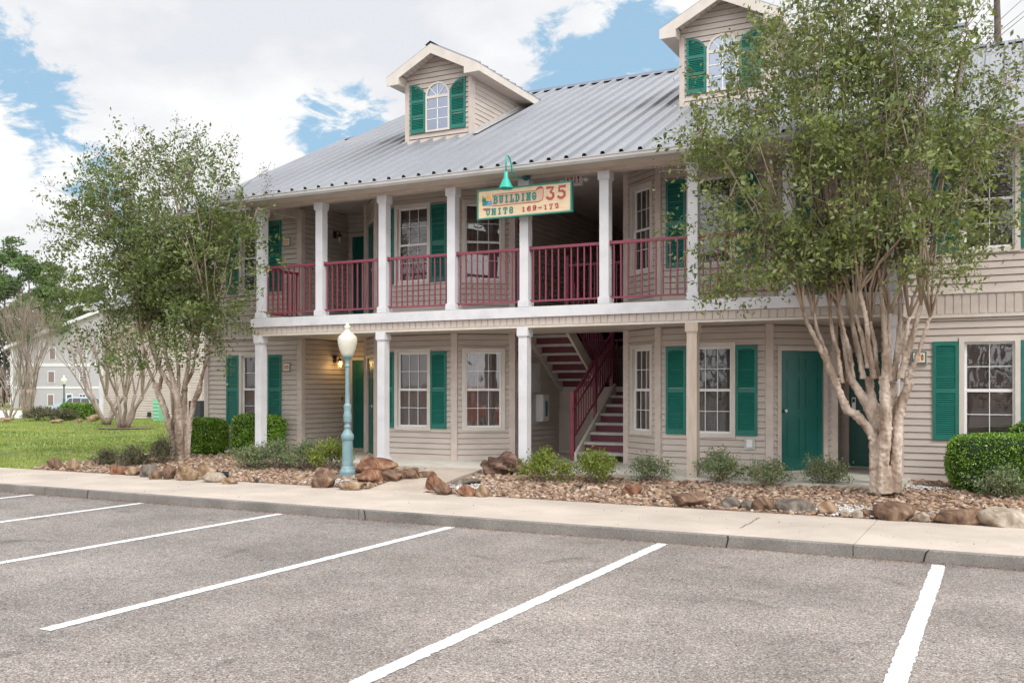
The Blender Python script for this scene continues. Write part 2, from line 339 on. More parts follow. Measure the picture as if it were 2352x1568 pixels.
def shutter_mesh(w, h, arch=0, side=1):
    mb = MB(); st = .042; T = .03
    def topz(x):
        if not arch: return h
        q = (x+w/2)/w if side > 0 else (w/2-x)/w      # 0 at the outer edge
        return h-arch*(1-math.sqrt(max(0, 1-q*q)))
    n = 10
    def col(x0, x1, zb, dz=0):
        for i in range(n if arch else 1):
            a = x0+(x1-x0)*i/(n if arch else 1); b = x0+(x1-x0)*(i+1)/(n if arch else 1)
            za, zb2 = topz(a)+dz, topz(b)+dz
            mb.add([(a, -T, zb), (b, -T, zb), (b, -T, zb2), (a, -T, za), (a, 0, zb), (b, 0, zb), (b, 0, zb2), (a, 0, za)], ((0, 1, 2, 3), (7, 6, 5, 4), (3, 2, 6, 7), (0, 4, 5, 1), (0, 3, 7, 4), (1, 5, 6, 2)))
    col(-w/2, -w/2+st, 0); col(w/2-st, w/2, 0)
    rails = [(0, .085), (h*.5-.035, h*.5+.035)] if not arch else [(0, .075), (h*.32, h*.32+.05), (h*.62, h*.62+.05)]
    for a, b in rails: mb.box(-w/2+st, w/2-st, -T+.001, 0, a, b)
    # top rail following the outline
    x0, x1 = -w/2+st, w/2-st; k = 12
    for i in range(k):
        a = x0+(x1-x0)*i/k; b = x0+(x1-x0)*(i+1)/k; bow = (lambda x: .018*math.cos(x/(w/2-st)*1.4)) if not arch else (lambda x: 0)
        za, zb2 = topz(a), topz(b); la = za-.075+bow(a); lb = zb2-.075+bow(b)
        if arch: la, lb = za-.045, zb2-.045
        mb.add([(a, -T, la), (b, -T, lb), (b, -T, zb2), (a, -T, za), (a, 0, la), (b, 0, lb), (b, 0, zb2), (a, 0, za)], ((0, 1, 2, 3), (7, 6, 5, 4), (3, 2, 6, 7), (0, 4, 5, 1)))
    mb.quad((-w/2+st, -.006, 0), (w/2-st, -.006, 0), (w/2-st, -.006, h-arch-.02), (-w/2+st, -.006, h-arch-.02))
    z = rails[0][1]+.01
    while z < h-.05:
        if not any(a-.025 < z < b for a, b in rails):
            xa, xb = x0, x1
            if arch:
                xs = [x0+(x1-x0)*i/20 for i in range(21) if topz(x0+(x1-x0)*i/20)-.045 > z+.022]
                if len(xs) < 2: z += .03; continue
                xa, xb = xs[0], xs[-1]
            mb.add([(xa, -.027, z), (xb, -.027, z), (xb, -.008, z+.026), (xa, -.008, z+.026), (xa, -.024, z-.004), (xb, -.024, z-.004)], ((0, 1, 2, 3), (4, 5, 1, 0)))
        z += .031
    return mb
SH = {}
def add_shutter(x, y, z, rz=0, w=.34, h=1.44, arch=0, side=1, parent=None):
    k = (w, h, arch, side)
    if k not in SH: o = SH[k] = shutter_mesh(w, h, arch, side).build('shutter', M['green'], fix=False)
    else: o = SH[k].copy(); COL.objects.link(o)
    place(o, (x, y, z), rz)
    if parent: o.parent = parent
    return o
def make_door(w, h, handle=1, lock=False):
    mb = MB(); mb.box(-w/2, w/2, .012, .05, 0, h)
    st = .11; ra = [0, .2, .2+h*.36, .2+h*.36+.12, h-.62+.0, h-.62+.34-.02, h]
    zs = [(.0, .19), (.84, .97), (1.48, 1.57), (h-.1, h)]
    for a, b in zs: mb.box(-w/2, w/2, 0, .012, a, b)
    for x in (-w/2, -st/2+.01, w/2-st+.02):
        for (a, b) in ((.19, .84), (.97, 1.48), (1.57, h-.1)): mb.box(x, x+st-.02, .0005, .012, a, b)
    pw = (w/2-st+.02)-(st/2-.01)
    for sx in (-1, 1):
        cx = sx*((st/2-.01)+(w/2-st+.02))/2
        for (a, b) in ((.19, .84), (.97, 1.48), (1.57, h-.1)):
            mb.box(cx-pw/2+.035, cx+pw/2-.035, .004, .012, a+.035, b-.035)
    d = mb.build('door', M['door'])
    f = MB(); f.box(-w/2-.075, -w/2-.004, -.035, .05, 0, h+.075); f.box(w/2+.004, w/2+.075, -.035, .05, 0, h+.075); f.box(-w/2-.004, w/2+.004, -.035, .05, h+.004, h+.075); f.box(-w/2-.004, w/2+.004, -.01, .05, -.03, -.004)
    f.build('door_frame', M['trimtan'], d)
    hh = MB(); x = handle*(w/2-.07)
    if lock: hh.box(x-.03, x+.03, -.025, 0, .85, 1.15); hh.bar((x, -.05, .93), (x-handle*.1, -.05, .93), .02, .02); hh.build('handle', M['steel'], d); k = MB(); k.box(x-.02, x+.02, -.03, -.0255, 1.07, 1.13); k.build('card_reader', M['black'], d)
    else: hh.lathe([(.012, 0), (.012, .03), (.03, .035), (.03, .06), (.012, .07)], n=10); hh.v = [(p[0]+x, -p[2], p[1]+.95) for p in hh.v]; hh.build('handle', M['steel'], d)
    return d
CB, CF = [(-10.84, 15.36), (-9.10, 15.36), (-8.22, 16.0)], None
segs = [  # plan of the walls, seen face on the right-hand side
 ('side', (-15.3, 22.5), (-15.3, 15.4)), ('wing', (-15.3, 15.4), (-12.76, 15.4)), ('rec', (-12.76, 15.4), (-12.76, 17.0)), ('entry', (-12.76, 17.0), (-11.69, 17.0)), ('jog', (-11.69, 17.0), (-11.69, 16.2)),
 ('store', (-11.69, 16.2), (-10.84, 15.36)), ('bayA', (-10.84, 15.36), (-9.10, 15.36)), ('bayB', (-9.10, 15.36), (-8.22, 16.0)), ('hall', (-8.22, 16.0), (-8.22, 22.0)), ('hallend', (-8.22, 22.0), (-5.94, 22.0)),
 ('hall', (-5.94, 22.0), (-5.94, 16.0)), ('bayB', (-5.94, 16.0), (-5.14, 15.36)), ('bayA', (-5.14, 15.36), (-3.32, 15.36)), ('store', (-3.32, 15.36), (-2.47, 16.2)), ('jog', (-2.47, 16.2), (-2.47, 17.0)),
 ('entry', (-2.47, 17.0), (-1.40, 17.0)), ('rec', (-1.40, 17.0), (-1.40, 15.4)), ('wing', (-1.40, 15.4), (1.9, 15.4)), ('side', (1.9, 15.4), (1.9, 22.5))]
DH = 1.90
doors = {}
for (kind, a, b) in segs:
    va, vb = Vector(a), Vector(b); d = (vb-va); ln = d.length; d.normalize(); rz = math.atan2(d.y, d.x); left = va.x < -7.08
    for fl in (0, 1):
        z0 = (Z0 if fl == 0 else ZU); z1 = (2.69 if fl == 0 else 5.44)
        if kind in ('wing', 'side'): z0, z1 = ((.12, 2.71) if fl == 0 else (3.10, 5.30))
        zw = .877+2.75*fl; holes = []
        def at(u, z): q = va+d*u; return (q.x, q.y, z)
        if kind == 'wing':
            u = 1.32 if left else 1.20; w = .79
            holes.append((u-w/2+.03, u+w/2-.03, zw+.03, zw+1.51)); add_window(*at(u, zw), rz, cols=2, blind=True, w=w, light=False)
            for s in (-1, 1): q = at(u+s*(w/2+.178), zw+.045); add_shutter(q[0], q[1]-.012, q[2], rz)
        elif kind == 'bayA':
            u = .83 if left else .885
            holes.append((u-.375, u+.375, zw+.03, zw+1.51)); add_window(*at(u, zw), rz, cols=3, blind=not (left and fl == 0) , light=not left)
            for s in (-1, 1): q = at(u+s*(.405+.178), zw+.045); add_shutter(q[0], q[1]-.012, q[2], rz)
        elif kind == 'bayB':
            u = ln/2; w = .81 if left else .70
            holes.append((u-w/2+.03, u+w/2-.03, zw+.03, zw+1.51)); add_window(*at(u, zw), rz, cols=3, blind=False, light=False, w=w)
        elif kind in ('store', 'entry'):
            dw = .78 if kind == 'store' else .80; u = ln/2 if kind == 'store' else ln/2
            holes.append((u-dw/2-.06, u+dw/2+.06, z0, z0+DH+.06))
            k = (kind, left)
            if k not in doors: o = doors[k] = make_door(dw, DH, 1 if left else -1, kind == 'entry')
            else: o = copy_tree(doors[k])
            place(o, at(u, z0+.03), rz)
        mb = MB(); siding(mb, a, b, z0, z1, holes); backing(mb, a, b, z0, z1, holes); bp('wall', mb, M['siding'], fix=False)
# solid cores that stop light leaking through the building
mb = MB()
for (x0, x1, y0) in ((-15.25, -12.85, 15.65), (-12.8, -11.7, 17.25), (-11.6, -8.30, 16.35), (-5.86, -2.56, 16.35), (-2.5, -1.38, 17.25), (-1.34, 1.85, 15.65)):
    mb.box(x0, x1, y0, 22.4, .1, 5.6)
bp('interior_core', mb, M['dark'])
# corner trims
for (p, ang) in (((-15.3, 15.4), 0), ((-12.76, 15.4), 0), ((-11.69, 16.2), -.4), ((-10.84, 15.36), -.4), ((-9.10, 15.36), .3), ((-8.22, 16.0), .3), ((-5.94, 16.0), -.3), ((-5.14, 15.36), -.35), ((-3.32, 15.36), .4), ((-2.47, 16.2), .4), ((-1.40, 15.4), 0)):
    wing = p[1] == 15.4
    for (za, zb) in (((.12, 5.3),) if wing else ((Z0, 2.69), (ZU, 5.44))): mb = MB(); corner(mb, p, za, zb, .10, .028, ang); bp('corner_trim', mb, M['trimtan'])
# bands on the wings
for x0, x1 in ((-15.36, -12.70), (-1.46, 1.96)):
    mb = MB(); mb.box(x0, x1, 15.372, 15.42, 2.75, 3.05)
    x = x0
    while x < x1: mb.box(x+.012, min(x+.10, x1), 15.362, 15.372, 2.76, 3.04); x += .112
    bp('vertical_band', mb, M['siding'])
    mb = MB(); mb.box(x0, x1, 15.345, 15.42, 2.705, 2.75); mb.box(x0, x1, 15.345, 15.42, 3.05, 3.10); bp('band_trim', mb, M['cream'])
# porch floor, balcony floor
XL, XR = -12.90, -1.24
mb = MB(); mb.box(XL, XR, 13.95, 22, .0, Z0); bp('porch_floor', mb, M['conc'])
mb = MB(); mb.box(XL-.02, XR+.02, 14.13, 14.36, 2.84, 3.012); mb.box(XL+.01, XR-.01, 14.36, 16.30, 2.75, 3.01)
mb.box(XL+.01, -8.22, 16.3, 17.05, 2.75, 3.01); mb.box(-5.94, XR-.01, 16.3, 17.05, 2.75, 3.01); bp('balcony_floor', mb, M['white'])
mb = MB(); mb.box(XL, XR, 14.18, 14.30, 2.70, 2.838)
x = XL
while x < XR: mb.box(x+.012, min(x+.108, XR), 14.168, 14.18, 2.71, 2.835); x += .12
bp('vertical_band', mb, M['siding'])
mb = MB(); mb.box(XL, XR, 14.155, 14.31, 2.67, 2.70); bp('band_trim', mb, M['cream'])
def grooved(x0, x1, y0, y1, z, step=.30, along='x'):
    mb = MB(); 
    if along == 'x':
        x = x0
        while x < x1: mb.box(x+.004, min(x+step, x1), y0, y1, z, z+.01); x += step
    else:
        y = y0
        while y < y1: mb.box(x0, x1, y+.004, min(y+step, y1), z, z+.01); y += step
    mb.box(x0, x1, y0, y1, z+.006, z+.02); return mb
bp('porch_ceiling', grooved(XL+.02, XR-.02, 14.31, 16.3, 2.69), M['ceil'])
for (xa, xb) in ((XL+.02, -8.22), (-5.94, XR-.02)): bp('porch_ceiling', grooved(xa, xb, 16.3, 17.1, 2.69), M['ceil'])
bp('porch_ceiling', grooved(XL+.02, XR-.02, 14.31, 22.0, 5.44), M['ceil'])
mb = MB(); mb.box(XL-.02, XR+.02, 14.20, 14.38, 5.12, 5.34); bp('porch_beam', mb, M['trimtan'])
# side beams closing the porch ends
for x in (XL-.02, XR-.14): mb = MB(); mb.box(x, x+.16, 14.38, 15.38, 5.12, 5.50); bp('porch_beam', mb, M['trimtan']); mb = MB(); mb.box(x+.02, x+.14, 14.31, 15.38, 2.67, 2.84); bp('porch_beam', mb, M['trimtan'])
# posts
px = [-12.76, -11.33, -9.91, -8.48, -7.08, -5.66, -4.22, -2.80, -1.38]
def make_post(h, m, base):
    mb = MB(); mb.box(-.078, .078, -.078, .078, 0, h); p = mb.build('post', m)
    c = MB(); c.box(-.10, .10, -.10, .10, h-.13, h-.001); c.box(-.09, .09, -.09, .09, h-.145, h-.13); c.build('capital', m, p)
    if base: b = MB(); b.box(-.10, .10, -.10, .10, .001, .10); b.box(-.088, .088, -.088, .088, .10, .112); b.build('plinth', m, p)
    return p
pu = make_post(5.12-ZU, M['white'], True); pl = make_post(2.67-Z0, M['white'], True); pw = make_post(2.67-Z0, M['wood'], False)
for i, x in enumerate(px):
    o = pu if i == 0 else copy_tree(pu); place(o, (x, 14.28, ZU))
    if i in (0, 2, 4, 8): o = pl if i == 0 else copy_tree(pl); place(o, (x, 14.24, Z0))
    if i == 6: place(pw, (x, 14.24, Z0)); pw['label'] = 'bare unpainted post'
# railings
bal = MB(); bal.box(-.010, .010, -.010, .010, 0, .86)
balme = None
def railing(p0, p1, zb=ZU+.095, zt=3.985, n=11, ends=True):
    global balme
    p0 = Vector((*p0, 0)); p1 = Vector((*p1, 0)); mb = MB()
    up = Vector((0, 0, 1)); mb.bar(p0+up*zt, p1+up*zt, .055, .045)
    r = bp('railing', mb, M['rail']); mb = MB(); mb.bar(p0+up*zb, p1+up*zb, .03, .028); bp('bottom_rail', mb, M['rail'], r)
    if ends:
        for q in (p0, p1): mb = MB(); mb.box(q.x-.012, q.x+.012, q.y-.035, q.y+.035, zt-.04, zt+.035); bp('bracket', mb, M['rail'], r); mb = MB(); mb.box(q.x-.012, q.x+.012, q.y-.025, q.y+.025, zb-.03, zb+.025); bp('bracket', mb, M['rail'], r)
    for i in range(n):
        q = p0.lerp(p1, (i+.5)/n)
        if balme is None: balme = bal.build('baluster', M['rail'], fix=False); o = balme
        else: o = balme.copy(); COL.objects.link(o)
        o.parent = r; o.location = Vector((q.x, q.y, zb))-ROOT; o.scale = (1, 1, (zt-zb)/.86)
for i in range(8): railing((px[i]+.085, 14.28), (px[i+1]-.085, 14.28), n=11 if i > 0 else 10)
railing((-12.76, 14.37), (-12.76, 15.36), n=7)
# ------------------------------------------------------------------ roofs
def ribbed(x0, x1, y0, z0, y1, z1, step=.305, ph=0.0):
    """ribbed metal sheet running up the slope"""
    prof = []; x = x0+ph; pts = [(x0, 0)]
    while x < x1:
        for dx, dz in ((-.046, 0), (-.024, .052), (.024, .052), (.046, 0), (.13, 0), (.14, .006), (.15, .006), (.16, 0)):
            if x0 < x+dx < x1: pts.append((x+dx, dz))
        x += step
    pts.append((x1, 0)); s = Vector((0, y1-y0, z1-z0)).normalized(); nrm = Vector((0, -s.z, s.y)); mb = MB(); n = len(pts)
    vs = []
    for (y, z) in ((y0, z0), (y1, z1)):
        for (x, dz) in pts: q = Vector((x, y, z))+nrm*dz; vs.append(q)
    mb.add(vs, [(i, i+1, n+i+1, n+i) for i in range(n-1)]); return mb
SL = .498
def rz_(y): return 5.28+SL*(y-13.80)
RY = 20.8; RZ = rz_(RY)
MX0, MX1 = -13.45, -.71
bp('roof', ribbed(MX0, MX1, 13.80, 5.28, RY, RZ), M['roof'], fix=False)
mb = MB()
mb.add([(MX0, 13.83, 5.265), (MX1, 13.83, 5.265), (MX1, RY, RZ-.02), (MX0, RY, RZ-.02), (MX0, 13.83, 5.19), (MX1, 13.83, 5.19), (MX1, RY, RZ-.16), (MX0, RY, RZ-.16)], ((0, 1, 2, 3), (7, 6, 5, 4), (0, 4, 5, 1), (0, 3, 7, 4), (1, 5, 6, 2)))
mb.add([(MX0, RY, RZ-.02), (MX1, RY, RZ-.02), (MX1, 27.8, 5.2), (MX0, 27.8, 5.2)], ((0, 1, 2, 3),))
bp('roof_deck', mb, M['dark'])
def rake(x, y0, z0, y1, z1, w=.03, h=.16):
    s = Vector((0, y1-y0, z1-z0)); mb = MB(); mb.add([(x-w/2, y0, z0), (x+w/2, y0, z0), (x+w/2, y1, z1), (x-w/2, y1, z1), (x-w/2, y0, z0-h), (x+w/2, y0, z0-h), (x+w/2, y1, z1-h), (x-w/2, y1, z1-h)], ((0, 1, 2, 3), (7, 6, 5, 4), (0, 4, 5, 1), (0, 3, 7, 4), (1, 5, 6, 2), (2, 6, 7, 3))); return mb
for x in (MX0, MX1): bp('rake_board', rake(x, 13.78, 5.27, RY, RZ-.005), M['cream'])
mb = MB(); n_ = 46
mb.add([(MX0-.02, RY-.16, RZ-.035), (MX1+.02, RY-.16, RZ-.035), (MX1+.02, RY, RZ+.075), (MX0-.02, RY, RZ+.075), (MX1+.02, RY+.16, RZ-.04), (MX0-.02, RY+.16, RZ-.04)], ((0, 1, 2, 3), (3, 2, 4, 5))); bp('ridge_cap', mb, M['ridge'], fix=False)
# gutter and eave
def gutter(x0, x1, yb, zt):
    mb = MB(); pr = [(yb, zt), (yb, zt-.10), (yb-.075, zt-.10), (yb-.10, zt-.06), (yb-.10, zt-.02), (yb-.11, zt-.015), (yb-.11, zt), (yb-.10, zt), (yb-.09, zt-.02), (yb-.01, zt-.03)]
    mb.prism(pr, x0, x1, ax='x'); return mb
bp('gutter', gutter(MX0-.02, MX1+.02, 13.83, 5.265), M['gutter'])
bp('soffit', grooved(MX0, MX1, 13.83, 14.21, 5.175, .30), M['soffit'])
# wings
for (x0, x1) in ((-15.75, MX0-.02), (MX1+.02, 2.2)):
    ze = 5.34; zr = ze+SL*(RY-14.85)
    bp('roof', ribbed(x0, x1, 14.85, ze, RY, zr, ph=.1), M['roof'], fix=False)
    mb = MB(); mb.add([(x0, 14.88, ze-.015), (x1, 14.88, ze-.015), (x1, RY, zr-.02), (x0, RY, zr-.02), (x0, 14.88, ze-.08), (x1, 14.88, ze-.08), (x1, RY, zr-.15), (x0, RY, zr-.15)], ((0, 1, 2, 3), (7, 6, 5, 4), (0, 4, 5, 1), (0, 3, 7, 4), (1, 5, 6, 2)))
    mb.add([(x0, RY, zr-.02), (x1, RY, zr-.02), (x1, 26.8, 5.3), (x0, 26.8, 5.3)], ((0, 1, 2, 3),)); bp('roof_deck', mb, M['dark'])
    bp('gutter', gutter(x0, x1, 14.88, ze-.005), M['gutter']); bp('soffit', grooved(x0, x1, 14.88, 15.41, 5.24, .30), M['soffit'])
    xe = x0 if x0 < -10 else x1; bp('rake_board', rake(xe, 14.84, ze-.002, RY, zr-.002), M['cream'])
    mb = MB(); mb.add([(x0, RY-.14, zr-.03), (x1, RY-.14, zr-.03), (x1, RY, zr+.06), (x0, RY, zr+.06), (x1, RY+.14, zr-.04), (x0, RY+.14, zr-.04)], ((0, 1, 2, 3), (3, 2, 4, 5))); bp('ridge_cap', mb, M['ridge'], fix=False)
# gable infill walls
for (x, y0, y1) in ((-15.3, 15.4, 26.2), (1.9, 15.4, 26.2), (MX0+.25, 14.4, 27.2), (MX1-.25, 14.4, 27.2)):
    mb = MB(); zt = RZ-.6 if abs(x+7) > 7.5 else RZ-.2
    mb.poly([(x, y0, 5.2), (x, y1, 5.2), (x, RY, zt)]); bp('gable_wall', mb, M['siding'], fix=False)
mb = MB(); mb.box(-15.3, 1.9, 22.5, 26.3, .1, 5.35); bp('wall', mb, M['siding'])
# ------------------------------------------------------------------ dormers
def dormer(cx):
    w = .765; yf = 16.67; ze = 8.06; zp = 8.60; hw = 1.07; yo = 16.38
    b0 = rz_(yf)-.02
    mb = MB(); sl = (zp-ze)/hw
    top = lambda u: zp-.10-sl*abs(u-w)
    holes = [(w-.26, w+.26, 6.90, 7.60)]
    siding(mb, (cx-w, yf), (cx+w, yf), b0, zp, holes, top)
    mb.quad((cx-w, yf+.022, b0), (cx-.26, yf+.022, b0), (cx-.26, yf+.022, 7.95), (cx-w, yf+.022, 7.95)); mb.quad((cx+.26, yf+.022, b0), (cx+w, yf+.022, b0), (cx+w, yf+.022, 7.95), (cx+.26, yf+.022, 7.95))
    mb.quad((cx-.26, yf+.022, b0), (cx+.26, yf+.022, b0), (cx+.26, yf+.022, 6.9), (cx-.26, yf+.022, 6.9)); mb.poly([(cx-w, yf+.022, 7.62), (cx+w, yf+.022, 7.62), (cx+w, yf+.022, 8.0), (cx, yf+.022, 8.5), (cx-w, yf+.022, 8.0)])
    # cheeks: courses end on the roof slope
    for s in (-1, 1):
        x = cx+s*w; z = b0; k = 0
        while z < 7.96:
            zt = min(z+EXP, 7.97); ya = 13.80+(z-5.28)/SL; yb = 13.80+(zt-5.28)/SL
            mb.quad((x+s*.015, yf, z), (x+s*.015, max(ya, yf), z), (x+s*.002, max(yb, yf), zt), (x+s*.002, yf, zt)); mb.quad((x, yf, z), (x, ya, z), (x+s*.015, ya, z), (x+s*.015, yf, z)); z = zt
        mb.poly([(x, yf, b0), (x, yf, 7.97), (x, 19.3, 7.97)])
    d = bp('dormer', mb, M['siding'], fix=False)
    for s in (-1, 1): c = MB(); c.box(cx+s*w-.045 if s > 0 else cx-w-.02, cx+w+.02 if s > 0 else cx-w+.075, yf-.034, yf+.06, b0+.01, 7.93); c.box(min(cx+s*w, cx+s*(w+.026)), max(cx+s*w, cx+s*(w+.026)), yf+.06, yf+.12, b0+.06, 7.93); bp('corner_trim', c, M['trimtan'], d)
    # foot trim and side flashing
    c = MB(); c.box(cx-w-.03, cx+w+.03, yf-.04, yf, b0-.01, b0+.03)
    bp('foot_trim', c, M['trimtan'], d)
    for s in (-1, 1): fl = MB(); fl.add([(cx+s*(w+.02), yf, rz_(yf)+.035), (cx+s*(w+.14), yf, rz_(yf)+.036), (cx+s*(w+.14), 19.3, rz_(19.3)+.036), (cx+s*(w+.02), 19.3, rz_(19.3)+.035)], ((0, 1, 2, 3),)); fl.bar((cx+s*(w+.02), yf, rz_(yf)+.07), (cx+s*(w+.02), 19.25, rz_(19.25)+.07), .02, .07); bp('flashing', fl, M['gutter'], d, fix=False)
    # roof halves; each sheet cut where it meets the main roof
    for s in (-1, 1):
        r = MB(); yv = lambda z: 13.80+(z-5.28)/SL
        r.add([(cx, yo, zp), (cx+s*hw, yo, ze), (cx+s*hw, yv(ze)+.05, ze), (cx, yv(zp)+.05, zp), (cx, yo, zp-.02), (cx+s*hw, yo, ze-.02), (cx+s*hw, yv(ze), ze-.02), (cx, yv(zp), zp-.02)], ((0, 1, 2, 3), (4, 5, 1, 0), (1, 5, 6, 2), (4, 7, 6, 5)))
        y = yo+.12
        while y < yv(ze)-.1: r.bar((cx, y, zp+.012), (cx+s*hw, y, ze+.012), .045, .026); y += .305
        bp('dormer_roof', r, M['roof'], d)
        f = MB(); fh = .17
        f.add([(cx, yo-.012, zp-.02), (cx+s*hw, yo-.012, ze-.02), (cx+s*hw, yo-.012, ze-.02-fh), (cx+s*(hw-.30), yo-.012, ze-.02-fh), (cx+s*(hw-.30), yo-.012, ze-.02+sl*.30-fh-.02), (cx, yo-.012, zp-.02-fh-.02),
               (cx, yo+.012, zp-.02), (cx+s*hw, yo+.012, ze-.02), (cx+s*hw, yo+.012, ze-.02-fh), (cx+s*(hw-.30), yo+.012, ze-.02-fh), (cx+s*(hw-.30), yo+.012, ze-.02+sl*.30-fh-.02), (cx, yo+.012, zp-.02-fh-.02)],
              ((0, 1, 4, 5), (1, 2, 3, 4), (6, 11, 10, 7), (7, 10, 9, 8), (5, 4, 10, 11), (4, 3, 9, 10), (3, 2, 8, 9), (1, 7, 8, 2)))
        f.box(min(cx+s*(hw-.30), cx+s*(hw-.28)), max(cx+s*(hw-.30), cx+s*(hw-.28)), yo+.012, yf, ze-.02-fh, ze-.02+.02)
        f.box(min(cx+s*hw, cx+s*(hw-.02)), max(cx+s*hw, cx+s*(hw-.02)), yo+.012, yv(ze-.1)-.0, ze-.02-fh+.03, ze-.021)
        bp('fascia', f, M['cream'], d, fix=False)
        q = MB(); y = yo+.014
        while y < yv(ze-.17)-.06:
            y2 = min(y+.15, yv(ze-.17)); q.box(min(cx+s*(hw-.02), cx+s*w), max(cx+s*(hw-.02), cx+s*w), y+.004, y2, ze-.02-fh+.03, ze-.02-fh+.04); y = y2
        bp('soffit', q, M['soffit'], d, fix=False); q = MB(); k = 8
        for i in range(k):   # sloping soffit under the front rake
            a = (hw-.30)*i/k; b = (hw-.30)*(i+1)/k-.006
            q.quad((cx+s*a, yo+.012, zp-.14-sl*a), (cx+s*b, yo+.012, zp-.14-sl*b), (cx+s*b, yf+.01, zp-.14-sl*b), (cx+s*a, yf+.01, zp-.14-sl*a))
        bp('soffit', q, M['soffit'], d, fix=False)
    rc = MB(); rc.add([(cx-.12, yo-.03, zp-.04), (cx, yo-.03, zp+.03), (cx+.12, yo-.03, zp-.04), (cx-.12, 20.5, zp-.04), (cx, 20.5, zp+.03), (cx+.12, 20.5, zp-.04)], ((0, 1, 4, 3), (1, 2, 5, 4))); bp('ridge_cap', rc, M['ridge'], d, fix=False)
    # round-headed window
    wn = MB(); ro, ri = .285, .245; zb, zs = 6.89, 7.585
    def ring(z0, ro, ri, y0, y1, k=16):
        for i in range(k):
            a = math.pi*i/k; b = math.pi*(i+1)/k
            A = [(cx+r*math.cos(t_), y, z0+r*math.sin(t_)) for y in (y0, y1) for t_ in (a, b) for r in (ro, ri)]
            wn.add(A, ((0, 2, 3, 1), (4, 5, 7, 6), (0, 4, 6, 2), (1, 3, 7, 5)))
    ring(zs+.02, ro, ri, yf-.045, yf+.03)
    wn.box(cx-ro, cx-ri, yf-.045, yf+.03, zb, zs+.02); wn.box(cx+ri, cx+ro, yf-.045, yf+.03, zb, zs+.02); wn.box(cx-ri, cx+ri, yf-.045, yf+.03, zb, zb+.04); wn.box(cx-ri, cx+ri, yf-.044, yf+.03, zs-.02, zs+.035)
    wo = bp('window', wn, M['cream'], d, fix=False)
    mn = MB(); y0, y1 = yf-.038, yf-.028
    mn.box(cx-.009, cx+.009, y0, y1, zb+.04, zs-.02); mn.box(cx-.007, cx+.007, y0, y1, zs+.035, zs+.02+ri)
    for z in (zb+.04+(zs-.06-zb)/3, zb+.04+(zs-.06-zb)*2/3): mn.box(cx-ri, cx+ri, y0, y1, z-.008, z+.008)
    for s in (-1, 1): mn.bar((cx+s*.03, yf-.033, zs+.04), (cx+s*.175, yf-.033, zs+.02+.175), .008, .012)
    bp('muntin', mn, M['vinyl'], d)
    g = MB(); g.quad((cx-ri, yf-.026, zb+.03), (cx+ri, yf-.026, zb+.03), (cx+ri, yf-.026, zs), (cx-ri, yf-.026, zs)); g.poly([(cx+ri*math.cos(math.pi*i/16), yf-.026, zs+.02+ri*math.sin(math.pi*i/16)) for i in range(17)])
    bp('glass', g, M['glassblue'], d, fix=False)
    for s in (-1, 1):
        o = add_shutter(cx+s*(.285+.19), yf-.014, 6.90, 0, .355, 1.0, .27, -s if False else (1 if s < 0 else -1), d)
    return d
M['glassblue'] = mat('sky_reflecting_glass', (.30, .33, .40), None, .04, metal=.9)
dormer(-10.25); dormer(-4.40)
# ------------------------------------------------------------------ stairs
st = MB(); st.box(-8.2, -5.96, 18.1, 19.4, 1.60, 1.70)
S = bp('staircase', st, M['tread'])
for i in range(8):
    y = 16.2+.27*i; z = Z0+.17*(i+1)
    if i < 7: t_ = MB(); t_.box(-6.95, -5.97, y-.03, y+.27, z-.05, z); bp('tread', t_, M['tread'], S)
    if i > 0: r_ = MB(); r_.box(-6.93, -5.99, y, y+.02, z-.17, z-.05 if i < 7 else z-.101); bp('riser', r_, M['maroon'], S)
for k in range(1, 9):
    y1 = 18.1-.25*(k-1); z = 1.70+.165*k
    if k < 8: t_ = MB(); t_.box(-8.14, -7.32, y1-.25, y1+.03, z-.045, z); bp('tread', t_, M['tread'], S)
    r_ = MB(); r_.box(-8.12, -7.34, y1-.0, y1+.015, z-.165, z-.045 if k < 8 else z-.18); 
    if k < 8: bp('riser', r_, M['maroon'], S)
def stringer(x, ya, za, yb, zb, h=.26, w=.05): sg = MB(); sg.add([(x-w/2, ya, za), (x+w/2, ya, za), (x+w/2, yb, zb), (x-w/2, yb, zb), (x-w/2, ya, za-h), (x+w/2, ya, za-h), (x+w/2, yb, zb-h), (x-w/2, yb, zb-h)], ((0, 1, 2, 3), (7, 6, 5, 4), (0, 4, 5, 1), (0, 3, 7, 4), (1, 5, 6, 2), (2, 6, 7, 3))); bp('stringer', sg, M['cream'], S)
stringer(-6.98, 16.12, .50, 18.1, 1.76); stringer(-7.29, 16.33, 3.03, 18.12, 1.84); stringer(-8.17, 16.33, 3.03, 18.12, 1.84)
mb = MB(); siding(mb, (-8.22, 18.1), (-6.98, 18.1), Z0, 1.25); mb.quad((-8.22, 18.11, Z0), (-6.98, 18.11, Z0), (-6.98, 18.11, 1.6), (-8.22, 18.11, 1.6)); bp('closet_wall', mb, M['siding'], S, fix=False)
rl = MB()
def slope_rail(x, ya, za, yb, zb, n, hr=.88):
    rl.bar((x, ya, za+hr), (x, yb, zb+hr), .05, .04); rl.bar((x, ya, za+.1), (x, yb, zb+.1), .03, .03)
    for i in range(n):
        t_ = (i+.5)/n; y = ya+(yb-ya)*t_; z = za+(zb-za)*t_; rl.box(x-.01, x+.01, y-.01, y+.01, z+.1, z+hr)
rl.box(-7.14, -7.06, 16.22, 16.30, Z0, 1.62); rl.box(-7.08, -7.02, 17.2, 17.26, .9, 2.2); rl.box(-7.10, -7.02, 18.1, 18.18, 1.7, 2.85)
slope_rail(-7.06, 16.28, .70, 18.12, 1.88, 16)
